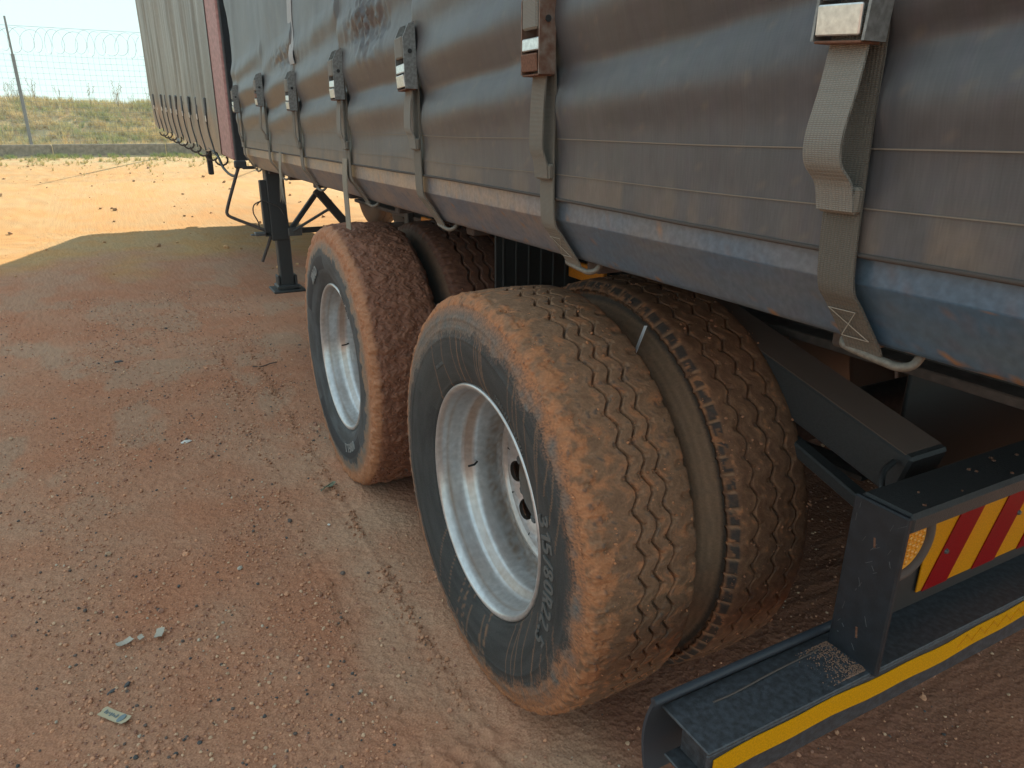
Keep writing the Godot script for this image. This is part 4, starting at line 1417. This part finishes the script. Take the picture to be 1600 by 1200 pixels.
func build_rear(t: Node3D) -> void:
	# tail lamp bar
	var b := part("lamp_bar", t, "black box-section lamp bar with a scratched end plate")
	var st := mb()
	box(st, Vector3(1.325, 0.797, 0.8185), Vector3(1.93, 0.038, 0.100), 0.007)
	put("top_channel", fin(st), M.frame, b)
	st = mb()
	box(st, Vector3(0.353, 0.656, 0.8185), Vector3(0.012, 0.318, 0.102), 0.003)
	put("end_plate", fin(st), M.navy, b)
	st = mb()
	box(st, Vector3(1.34, 0.65, 0.780), Vector3(1.90, 0.26, 0.012), 0.003)
	put("back_panel", fin(st), M.plastic, b)
	# scratches and chips in the end plate and top
	var ch := mb()
	var r := RandomNumberGenerator.new()
	r.seed = 77
	for e in [[0.800, 0.745, 0.018, 0.004], [0.800, 0.560, 0.022, 0.004]]:
		box(ch, Vector3(0.3468, e[1], e[0] + 0.02), Vector3(0.0012, e[2], e[3]), 0.0004, Basis(Vector3(1, 0, 0), r.randf_range(-0.3, 0.3)))
	put("rust_chip", fin(ch), M.rust, b)
	ch = mb()
	for i in 22:
		box(ch, Vector3(0.3468, r.randf_range(0.52, 0.81), r.randf_range(0.775, 0.862)), Vector3(0.001, r.randf_range(0.003, 0.02), 0.0007), 0.0002, Basis(Vector3(1, 0, 0), r.randf_range(-0.9, 0.9)))
	put("scratch", fin(ch), M.steel_dark, b)
	ch = mb()
	for i in 9:
		var pm := pebble_mesh(120 + i)
		ch.append_from(pm, 0, Transform3D(Basis(Vector3.UP, r.randf() * TAU).scaled(Vector3.ONE * r.randf_range(0.004, 0.009)), Vector3(r.randf_range(0.40, 0.95), 0.817, r.randf_range(0.78, 0.86))))
	put("grit", ch.commit(), M.rust, b)
	# chevron plate: alternating slanted stripes in yellow and red
	var cp := part("chevron_plate", b, "yellow and red slanted chevron plate")
	var x0 := 0.556
	var x1 := 1.50
	var ya := 0.556
	var yb := 0.722
	var zf := 0.794
	st = mb()
	box(st, Vector3((x0 + x1) / 2, (ya + yb) / 2, zf - 0.003), Vector3(x1 - x0, yb - ya, 0.003), 0.0005)
	put("base_sheet", fin(st), M.reflect_yellow, cp)
	for k in 6:
		var s0 := x0 + 0.014 + k * 0.162
		var sw := 0.078
		var lean := 0.082
		st = mb()
		var pl := PackedVector2Array([Vector2(s0, ya), Vector2(s0 + sw, ya), Vector2(s0 + sw + lean, yb), Vector2(s0 + lean, yb)])
		for q in pl.size():
			pl[q].x = clampf(pl[q].x, x0, x1)
		var mid := Vector3(s0 + sw, (ya + yb) / 2, zf - 0.1)
		quad(st, Vector3(pl[0].x, pl[0].y, zf + 0.0010), Vector3(pl[1].x, pl[1].y, zf + 0.0010), Vector3(pl[2].x, pl[2].y, zf + 0.0010), Vector3(pl[3].x, pl[3].y, zf + 0.0010), mid)
		for q in 4:
			var a := pl[q]
			var c := pl[(q + 1) % 4]
			quad(st, Vector3(a.x, a.y, zf - 0.001), Vector3(c.x, c.y, zf - 0.001), Vector3(c.x, c.y, zf + 0.001), Vector3(a.x, a.y, zf + 0.001), mid)
		put("red_stripe", fin(st), M.reflect_red, cp)
	st = mb()
	var riv := CylinderMesh.new()
	riv.top_radius = 0.004; riv.bottom_radius = 0.006; riv.height = 0.004; riv.radial_segments = 10
	for q in [[0.622, 0.632], [0.86, 0.655]]:
		st.append_from(riv, 0, Transform3D(Basis(Vector3(1, 0, 0), PI / 2), Vector3(q[0], q[1], zf + 0.003)))
	put("rivet", st.commit(), M.steel_dark, cp)
	# round amber lamp
	var lm := part("side_lamp", b, "round amber lamp in a brown ring")
	var c0 := Vector3(0.466, 0.700, 0.800)
	st = mb()
	var ring := TorusMesh.new()
	ring.inner_radius = 0.058; ring.outer_radius = 0.082; ring.rings = 40; ring.ring_segments = 10
	st.append_from(ring, 0, Transform3D(Basis(Vector3(1, 0, 0), PI / 2), c0))
	put("lamp_ring", st.commit(), M.grey_plastic, lm)
	st = mb()
	var face := CylinderMesh.new()
	face.top_radius = 0.061; face.bottom_radius = 0.062; face.height = 0.010; face.radial_segments = 40
	st.append_from(face, 0, Transform3D(Basis(Vector3(1, 0, 0), PI / 2), c0 - Vector3(0, 0, 0.002)))
	for i in range(-4, 5):
		for j in range(-4, 5):
			var v := Vector2(i, j + 0.5 * (i & 1)) * 0.0125
			if v.length() < 0.054:
				var d := SphereMesh.new()
				d.radius = 0.006; d.height = 0.012; d.radial_segments = 8; d.rings = 4
				st.append_from(d, 0, Transform3D(Basis.IDENTITY.scaled(Vector3(1, 1, 0.6)), c0 + Vector3(v.x, v.y, 0.0025)))
	put("lamp_lens", st.commit(), M.amber, lm)
	st = mb()
	tube(st, bend(PackedVector3Array([Vector3(0.43, 0.60, 0.80), Vector3(0.452, 0.585, 0.803), Vector3(0.462, 0.570, 0.803), Vector3(0.455, 0.560, 0.80)])), 0.0022, 6)
	put("loose_lead", fin(st), M.plastic_scrap, lm)
	st = mb()
	box(st, Vector3(0.425, 0.545, 0.790), Vector3(0.05, 0.016, 0.006), 0.001, Basis(Vector3(0, 0, 1), 0.2))
	put("yellow_reflector", fin(st), M.tape, lm)
	# underrun bumper bar, open at its end
	var u := part("bumper_bar", t, "blue-black bumper bar with yellow reflective tape")
	var y1 := 0.503
	var y0 := 0.408
	st = mb()
	box(st, Vector3(1.32, y1 - 0.003, 0.806), Vector3(2.70, 0.006, 0.112), 0.002)
	box(st, Vector3(1.32, (y0 + y1) / 2 - 0.003, 0.859), Vector3(2.70, y1 - y0 - 0.006, 0.006), 0.002)
	box(st, Vector3(1.32, (y0 + y1) / 2 - 0.003, 0.762), Vector3(2.60, y1 - y0 - 0.006, 0.006), 0.002)
	box(st, Vector3(1.32, y0 + 0.003, 0.8105), Vector3(2.70, 0.006, 0.091), 0.002)
	box(st, Vector3(1.32, (y0 + y1) / 2 - 0.002, 0.810), Vector3(2.64, y1 - y0 - 0.016, 0.08), 0.002)
	put("bar_tube", fin(st), M.bumper, u)
	st = mb()
	var lip := PackedVector3Array()
	for k in 9:
		var a := k / 8.0
		lip.append(Vector3(0.66, lerpf(y0 - 0.05, y1 + 0.016, a), 0.745 - 0.016 * sin(PI * a) + 0.006 * a))
	band(st, lip, 1.42, 0.006, Vector3(1, 0, 0))
	tube(st, PackedVector3Array([Vector3(-0.05, y1 + 0.016, 0.751), Vector3(1.37, y1 + 0.016, 0.751)]), 0.0075, 8)
	put("rubber_lip", fin(st), M.bumper_lip, u)
	st = mb()
	tube(st, bend(PackedVector3Array([Vector3(0.05, y1 + 0.001, 0.785), Vector3(0.09, y1 + 0.001, 0.786), Vector3(0.14, y1 + 0.002, 0.7845), Vector3(0.17, y1 + 0.003, 0.783), Vector3(0.24, y1 + 0.001, 0.779), Vector3(0.31, y1 + 0.001, 0.777)])), 0.0019, 6)
	put("weld_bead", fin(st), M.grey_plastic, u)
	st = mb()
	var tp := PackedVector3Array()
	for k in 60:
		var x := -0.02 + 2.68 * k / 59.0
		tp.append(Vector3(x, 0.468 + 0.004 * sin(x * 9.0) + 0.002 * sin(x * 31.0), 0.8635))
	band(st, tp, 0.042, 0.0012, Vector3(0, 1, 0))
	put("reflective_tape", fin(st), M.tape, u)
	st = mb()
	for k in 90:
		box(st, Vector3(0.62 + k * 0.022, 0.470, 0.8645), Vector3(0.0022, 0.034, 0.0010), 0.0002, Basis(Vector3(0, 0, 1), 0.9 if k % 2 else -0.9))
	put("tape_pattern", fin(st), M.reflect_yellow, u)
	st = mb()
	for i in 900:
		var x := 0.345 - absf(rng.randfn(0.0, 0.035))
		var pmv := rng.randf_range(0.0008, 0.0028)
		box(st, Vector3(x, y1 + pmv * 0.2, 0.81 + 0.042 * sin(rng.randf() * TAU)), Vector3.ONE * pmv, pmv * 0.3, Basis.from_euler(Vector3(rng.randf() * 3, rng.randf() * 3, 0)))
	put("dried_mud", fin(st), mat(Color(0.22, 0.12, 0.08), 0.95), u)
	# brackets that carry the bar, and the sloping box beam ahead of it
	for x in [0.62, 1.98]:
		st = mb()
		beam(st, Vector3(x, 0.765, 0.715), Vector3(x, 0.985, -0.10), 0.117, 0.10, 0.006)
		var sb := put("sloping_beam", fin(st), M.frame, t)
		st = mb()
		beam(st, Vector3(x, 0.8168, 0.712), Vector3(x, 1.0368, -0.10), 0.112, 0.0022, 0.0006)
		put("dust_layer", fin(st), mat(Color(0.125, 0.078, 0.060), 0.95), sb)
		st = mb()
		box(st, Vector3(x, 0.60, 0.735), Vector3(0.08, 0.30, 0.02), 0.004)
		put("bumper_bracket", fin(st), M.frame, t)
	st = mb()
	beam(st, Vector3(0.535, 0.668, 0.76), Vector3(0.575, 0.775, 0.30), 0.035, 0.03, 0.004)
	put("lower_stay", fin(st), M.frame, t)
	st = mb()
	tube(st, bend(PackedVector3Array([Vector3(0.475, 0.72, 0.76), Vector3(0.47, 0.765, 0.74), Vector3(0.50, 0.795, 0.715), Vector3(0.55, 0.80, 0.70)])), 0.006, 7)
	put("tie_rod_hook", fin(st), M.frame, t)
	st = mb()
	box(st, Vector3(1.62, 0.80, 0.50), Vector3(1.50, 0.66, 0.012), 0.003)  # added sheet that closes the underside so it stays black
	put("underside_blackout", fin(st), M.plastic, t, "added black sheet standing in for shade under the tail")

func build_loose_straps(t: Node3D) -> void:
	var st := mb()
	band(st, bend(PackedVector3Array([Vector3(TX - 0.018, 1.30, -1.20), Vector3(TX - 0.022, 1.22, -1.205), Vector3(TX - 0.018, 1.13, -1.215), Vector3(TX - 0.016, 1.048, -1.22)])), 0.060, 0.003)
	put("hanging_strap", fin(st), M.webbing_pale, t, "pale loose strap hanging onto the muddy tyre")
	st = mb()
	band(st, bend(PackedVector3Array([Vector3(TX - 0.014, 1.285, -2.42), Vector3(TX - 0.02, 1.20, -2.43), Vector3(TX - 0.018, 1.15, -2.44)])), 0.06, 0.003)
	for k in 7:
		var a := (k - 3) * 0.011
		tube(st, bend(PackedVector3Array([Vector3(TX - 0.018, 1.155, -2.44 + a * 0.6), Vector3(TX - 0.022 + 0.004 * (k % 3), 1.09, -2.44 + a * 1.1), Vector3(TX - 0.02, 1.035 + 0.012 * (k % 3), -2.44 + a * 2.0)]), 3), 0.004, 5, 0.0015)
	put("frayed_strap", fin(st), M.webbing_pale, t, "frayed strap end hanging by the landing leg")

# ---------------------------------------------------------------- the trailer ahead
func build_front_trailer() -> void:
	var t := thing("front_trailer", "further grey tarpaulin trailer with faded pink corner post and rope hooks", "trailer")
	t.position = Vector3(0.106, 1.16, -4.7)
	t.rotation = Vector3(deg_to_rad(2.3), deg_to_rad(2.0), 0)
	var L := 6.2
	var H := 2.95
	# pleated sheet
	var Z := axis_lines([[-L, -0.48, 0.022]])
	var Y := axis_lines([[0.0, 0.5, 0.03], [0.5, H, 0.12]])
	var P := PackedVector3Array()
	var C := PackedColorArray()
	for i in Z.size():
		for j in Y.size():
			var z := Z[i]
			var y := Y[j]
			var wv2 := nz.get_noise_2d(z * 34.0, y * 7.0)
			var pl := 0.020 * sin(z * 9.0 + 7.0 * nz.get_noise_1d(z * 22.0) + 0.3 * y) + 0.030 * wv2 + 0.008 * nz.get_noise_2d(z * 110.0, y * 9.0)
			var sag := 0.02 * sin(z * 5.8) * sstep(0.25, 0.0, y)
			P.append(Vector3(-absf(pl) * sstep(-0.1, 0.4, y) * sstep(-0.48, -0.7, z) - 0.012, y + sag, z))
			var a := nz.get_noise_2d(z * 60.0, y * 14.0)
			var c := Color(0.20, 0.185, 0.155).lerp(Color(0.26, 0.24, 0.20), clampf(0.5 + a, 0.0, 1.0))
			c = c.lerp(Color(0.34, 0.21, 0.135), clampf((0.75 + 0.9 * a) * sstep(0.45, 0.22, y + 0.10 * nz.get_noise_1d(z * 50.0)), 0.0, 0.7))
			C.append(c)
	put("tarpaulin", grid_mesh(P, C, Z.size(), Y.size(), true), M.tarp, t)
	var st := mb()
	box(st, Vector3(0.02, H / 2, -0.275), Vector3(0.05, H, 0.55), 0.012)
	put("corner_panel", fin(st), M.pink, t, "faded pink steel corner panel")
	st = mb()
	box(st, Vector3(1.27, H / 2, 0.02), Vector3(2.52, H, 0.04), 0.008)
	put("rear_wall", fin(st), M.navy, t)
	st = mb()
	box(st, Vector3(1.27, H + 0.02, -L / 2), Vector3(2.54, 0.05, L + 0.04), 0.01)
	put("roof", fin(st), M.tarp, t)
	st = mb()
	box(st, Vector3(2.52, H / 2, -L / 2), Vector3(0.03, H, L), 0.006)
	put("off_side_wall", fin(st), M.tarp, t)
	st = mb()
	box(st, Vector3(1.27, H / 2, -L + 0.02), Vector3(2.5, H, 0.04), 0.006)
	put("front_wall", fin(st), M.navy, t)
	st = mb()
	box(st, Vector3(1.30, 0.05, -L / 2), Vector3(2.40, 0.06, L - 0.1), 0.006)
	put("deck", fin(st), M.dusty_frame, t)
	st = mb()
	tube(st, bend(PackedVector3Array([Vector3(-0.005, 0.02, -1.15), Vector3(-0.01, -0.02, -0.7), Vector3(0.0, -0.10, -0.55), Vector3(0.01, -0.135, -0.3), Vector3(0.02, -0.12, -0.1), Vector3(0.03, -0.04, -0.02)]), 5), 0.011, 8)
	put("hem_pipe", fin(st), M.frame, t)
	for k in 10:
		var z := -0.92 - 0.53 * k
		var f := part("rope_fastener", t)
		st = mb()
		var lean := 0.25 if k == 4 else 0.04
		box(st, Vector3(-0.032, 0.36, z), Vector3(0.022, 0.17, 0.05), 0.006, Basis(Vector3(1, 0, 0), lean))
		put("buckle", fin(st), M.steel_dark, f)
		st = mb()
		box(st, Vector3(-0.038, 0.275, z + 0.012), Vector3(0.012, 0.05, 0.022), 0.003, Basis(Vector3(1, 0, 0), lean))
		put("lever", fin(st), M.zinc, f)
		st = mb()
		tube(st, bend(PackedVector3Array([Vector3(-0.036, 0.28, z), Vector3(-0.030, 0.15, z + 0.03), Vector3(-0.02, 0.03, z + 0.12), Vector3(-0.02, -0.01, z + 0.16)]), 5), 0.006, 6)
		if k < 4:
			tube(st, bend(PackedVector3Array([Vector3(-0.03, 0.40, z + 0.03), Vector3(-0.05, 0.33, z + 0.13), Vector3(-0.045, 0.24, z + 0.12), Vector3(-0.035, 0.20, z + 0.03)]), 5), 0.004, 5)
		put("rope", fin(st), M.plastic, f)
		st = mb()
		var hk := PackedVector3Array()
		for q in 9:
			var a := PI * (0.95 + 1.25 * q / 8.0)
			hk.append(Vector3(0.025 + 0.05 * cos(a), -0.055 + 0.045 * sin(a), z + 0.16 + 0.02 * q / 8.0))
		tube(st, hk, 0.0085, 6)
		put("hook", fin(st), M.dusty_frame, f)
	# under-frame
	for x in [1.0, 1.75]:
		st = mb()
		box(st, Vector3(x, -0.10, -L / 2), Vector3(0.12, 0.22, L - 0.6), 0.008)
		put("chassis_beam", fin(st), M.dusty_frame, t)
	for e in [[0.16, -2.45, 0.36]]:
		st = mb()
		box(st, Vector3(e[0], -0.5 * float(e[2]) + 0.02, e[1]), Vector3(0.055, e[2], 0.055), 0.008)
		put("support_leg", fin(st), M.navy, t)
	for z in [-2.2, -3.5]:
		var w := part("wheel", t)
		put("tyre", tyre_mesh(2.40, -0.62, z, 5, 17), M.tyre, w)

# ---------------------------------------------------------------- fence, kerb, bank
const FZ := -19.3
func build_background() -> void:
	# kerb
	var k := thing("concrete_kerb", "low weathered concrete kerb along the foot of the grass bank", "kerb")
	var x := -14.0
	while x < 14.0:
		var st := mb()
		box(st, Vector3(x + 1.2, gy(x, FZ) + 0.09 + 0.008 * sin(x * 3.0), FZ + 0.30), Vector3(2.38, 0.30, 0.16), 0.02, Basis(Vector3.UP, 0.004 * sin(x * 5.0)))
		put("kerb_stone", fin(st), M.concrete, k)
		x += 2.4
	# fence
	var f := thing("wire_fence", "wire mesh security fence with a coil of razor wire on top", "fence")
	var y0 := gy(0, FZ)
	for i in range(-3, 6):
		var px := -2.42 + 3.15 * i
		var st := mb()
		tube(st, PackedVector3Array([Vector3(px, y0 - 0.1, FZ), Vector3(px, y0 + 2.15, FZ)]), 0.038, 10)
		tube(st, PackedVector3Array([Vector3(px, y0 + 2.10, FZ), Vector3(px, y0 + 2.92, FZ + 0.04)]), 0.022, 8)
		put("post", fin(st), M.fence, f)
		if i == 5:
			continue
		st = mb()
		var yy := 0.12
		while yy < 2.2:
			tube(st, PackedVector3Array([Vector3(px, y0 + yy, FZ + 0.045), Vector3(px + 1.57, y0 + yy - 0.012 + 0.008 * sin(yy * 9.0 + i), FZ + 0.045), Vector3(px + 3.15, y0 + yy, FZ + 0.045)]), 0.0030, 3)
			yy += 0.105 if yy < 1.2 else 0.125
		for q in 27:
			var vx := px + 0.06 + q * 0.117
			tube(st, PackedVector3Array([Vector3(vx, y0 + 0.1, FZ + 0.05), Vector3(vx, y0 + 2.2, FZ + 0.05)]), 0.0024, 3)
		put("wire_mesh", fin(st), M.wire, f)
		# razor coil
		st = mb()
		var pts := PackedVector3Array()
		for q in 15 * 22 + 1:
			var a := TAU * q / 22.0
			var rr := 0.265 + 0.030 * sin(a * 0.37 + i) * sin(a * 0.113)
			pts.append(Vector3(px + 3.15 * q / (15.0 * 22.0) + (0.17 + 0.05 * sin(a * 0.23 + 2.0 * i)) * sin(a), y0 + 2.45 + rr * cos(a) * 0.95, FZ + 0.02 + rr * sin(a)))
		tube(st, pts, 0.0034, 4)
		tube(st, PackedVector3Array([Vector3(px, y0 + 2.74, FZ), Vector3(px + 3.15, y0 + 2.74, FZ)]), 0.0035, 4)
		put("razor_coil", fin(st), M.wire, f)
	# grass: tufts of dry and green blades
	var tuft := mb()
	var r := RandomNumberGenerator.new()
	r.seed = 5
	for i in 16:
		var a := r.randf() * TAU
		var b := Vector3(cos(a), 0, sin(a)) * r.randf_range(0.0, 0.3)
		var h := r.randf_range(0.5, 1.0)
		var ln := Vector3(cos(a), 0, sin(a)) * r.randf_range(0.1, 0.5)
		var side := Vector3(-sin(a), 0, cos(a)) * 0.030
		var m1 := b + Vector3(0, h * 0.55, 0) + ln * 0.35
		var tip := b + Vector3(0, h, 0) + ln
		quad(tuft, b - side, b + side, m1 + side * 0.7, m1 - side * 0.7, b - ln)
		tri(tuft, m1 - side * 0.7, m1 + side * 0.7, tip, b - ln)
	var tm := fin(tuft)
	var xf := []
	var cols := []
	for i in 15000:
		var gx := rng.randf_range(-11.0, 12.0)
		var gz := -19.65 - pow(rng.randf(), 0.8) * 7.0
		var n := nz.get_noise_2d(gx * 26.0, gz * 40.0)
		if rng.randf() > 0.72 + n * 1.1:
			continue
		var s := rng.randf_range(0.10, 0.24) * (1.0 + 0.35 * sstep(-24.0, -25.6, gz))
		xf.append(Transform3D(Basis.from_euler(Vector3(rng.randf_range(-0.3, 0.3), rng.randf() * TAU, rng.randf_range(-0.3, 0.3))).scaled(Vector3(s * 1.2, s, s * 1.2)), Vector3(gx, gy(gx, gz) - 0.01, gz)))
		var green := clampf(0.35 + 1.5 * nz.get_noise_2d(gx * 18.0 + 60.0, gz * 40.0), 0.0, 1.0)
		cols.append(Color(0.60, 0.48, 0.27).lerp(Color(0.34, 0.38, 0.16), green * rng.randf_range(0.5, 1.0)) * rng.randf_range(0.75, 1.2))
	for i in 5200:
		var gx := rng.randf_range(-9.0, 8.0)
		var gz := -18.95 + absf(rng.randfn(0.0, 1.3))
		if rng.randf() > 0.34 + 1.5 * nz.get_noise_2d(gx * 40.0, gz * 30.0):
			continue
		var s := rng.randf_range(0.04, 0.11)
		xf.append(Transform3D(Basis(Vector3.UP, rng.randf() * TAU).scaled(Vector3.ONE * s), Vector3(gx, gy(gx, gz), gz)))
		cols.append(Color(0.17, 0.30, 0.06).lerp(Color(0.52, 0.44, 0.20), clampf(rng.randf() * 0.6 + 0.45 * (gz + 18.9), 0.0, 1.0)))
	var g := scatter("grass", tm, M.grass, xf, cols)
	g.set_meta("label", "dry yellow and green grass covering the bank and the kerb foot")
	# tall dry weeds against the sky
	var wm := mb()
	for i in 4:
		var a := TAU * i / 4.0 + 0.4
		var tip := Vector3(0.16 * cos(a) * (0.4 + 0.3 * i), 0.75 + 0.08 * i, 0.16 * sin(a))
		tube(wm, bend(PackedVector3Array([Vector3.ZERO, tip * Vector3(0.3, 0.5, 0.3), tip]), 3), 0.007, 4, 0.003)
		for q in 6:
			var at := tip * (0.72 + 0.055 * q)
			box(wm, at + Vector3(0.02 * cos(q * 2.1), 0.0, 0.02 * sin(q * 2.1)), Vector3(0.022, 0.035, 0.022), 0.006, Basis.from_euler(Vector3(q, q * 2.0, 0.5)))
	var wmesh := fin(wm)
	xf = []
	cols = []
	for i in 80:
		var gx := rng.randf_range(-9.0, 7.0)
		var gz := -25.2 + rng.randf_range(-0.8, 0.8)
		var s := rng.randf_range(0.3, 0.85)
		xf.append(Transform3D(Basis.from_euler(Vector3(0, rng.randf() * TAU, rng.randf_range(-0.15, 0.15))).scaled(Vector3.ONE * s), Vector3(gx, gy(gx, gz), gz)))
		cols.append(Color(0.26, 0.19, 0.10) * rng.randf_range(0.7, 1.2))
	var wo := scatter("tall_weeds", wmesh, M.grass, xf, cols)
	wo.set_meta("label", "tall dry seed-headed weeds along the top of the bank")

# ----------------------------------------------------------------
func _ready() -> void:
	# camera
	var cam := Camera3D.new()
	cam.name = "camera"
	cam.fov = 56.57
	cam.near = 0.05
	cam.far = 2000.0
	cam.position = Vector3(-0.691, 1.406, 1.461)
	cam.rotation = Vector3(deg_to_rad(-19.73), deg_to_rad(-27.88), deg_to_rad(0.26))
	add_child(cam)
	cam.current = true
	# sky, air and exposure
	var env := Environment.new()
	env.background_mode = Environment.BG_SKY
	var sky := Sky.new()
	var sm := ProceduralSkyMaterial.new()
	sm.sky_top_color = Color(0.268, 0.352, 0.392).linear_to_srgb()
	sm.sky_horizon_color = Color(0.315, 0.405, 0.392).linear_to_srgb()
	sm.sky_curve = 0.20
	sm.ground_bottom_color = Color(0.30, 0.20, 0.13)
	sm.ground_horizon_color = Color(0.40, 0.33, 0.26)
	sm.sun_angle_max = 1.0
	sm.energy_multiplier = 1.0
	sky.sky_material = sm
	env.sky = sky
	env.tonemap_mode = Environment.TONE_MAPPER_LINEAR
	env.tonemap_exposure = 3.0
	env.fog_enabled = true
	env.fog_density = 0.003
	env.fog_light_color = Color(0.86, 0.93, 0.93)
	env.sdfgi_enabled = true
	env.ssao_enabled = true
	env.ssil_enabled = true
	var we := WorldEnvironment.new()
	we.name = "world_environment"
	we.environment = env
	add_child(we)
	# the sun stands ahead of the trailers and to their right
	var sun := DirectionalLight3D.new()
	sun.name = "sun"
	sun.light_energy = 1.35
	sun.light_color = Color(1.0, 0.93, 0.80)
	sun.light_angular_distance = 0.7
	sun.shadow_enabled = true
	var to_sun := Vector3(0.85, 1.0, -1.75).normalized()
	add_child(sun)
	sun.look_at_from_position(to_sun * 50.0, Vector3.ZERO, Vector3.UP)

	rng.seed = 2024
	nz = noise(FastNoiseLite.TYPE_SIMPLEX, 0.03, 7, 4)
	nf = noise(FastNoiseLite.TYPE_SIMPLEX, 0.6, 9, 3)
	nm = noise(FastNoiseLite.TYPE_SIMPLEX, 1.0, 13, 3)
	nc = noise(FastNoiseLite.TYPE_CELLULAR, 62.0, 17, 2)
	nc.cellular_return_type = FastNoiseLite.RETURN_DISTANCE
	var t0 := Time.get_ticks_msec()
	make_materials()
	M.bumper = mat(Color(0.062, 0.067, 0.078), 0.5, 0.0)
	tri_tex(M.bumper, tone_tex(noise(FastNoiseLite.TYPE_SIMPLEX, 0.02, 61, 5), 512, Color(0.68, 0.64, 0.62), Color(1, 1, 1)), 0.2, bump_tex(noise(FastNoiseLite.TYPE_CELLULAR, 0.07, 62, 2), 512, 4.0), 0.22)
	M.bumper_lip = mat(Color(0.030, 0.034, 0.043), 0.55)
	print("materials ", Time.get_ticks_msec() - t0)
	build_ground()
	print("ground ", Time.get_ticks_msec() - t0)
	build_background()
	print("background ", Time.get_ticks_msec() - t0)
	build_front_trailer()
	build_trailer()
	print("trailers ", Time.get_ticks_msec() - t0)
	build_gravel()
	build_litter()
	print("done ", Time.get_ticks_msec() - t0)
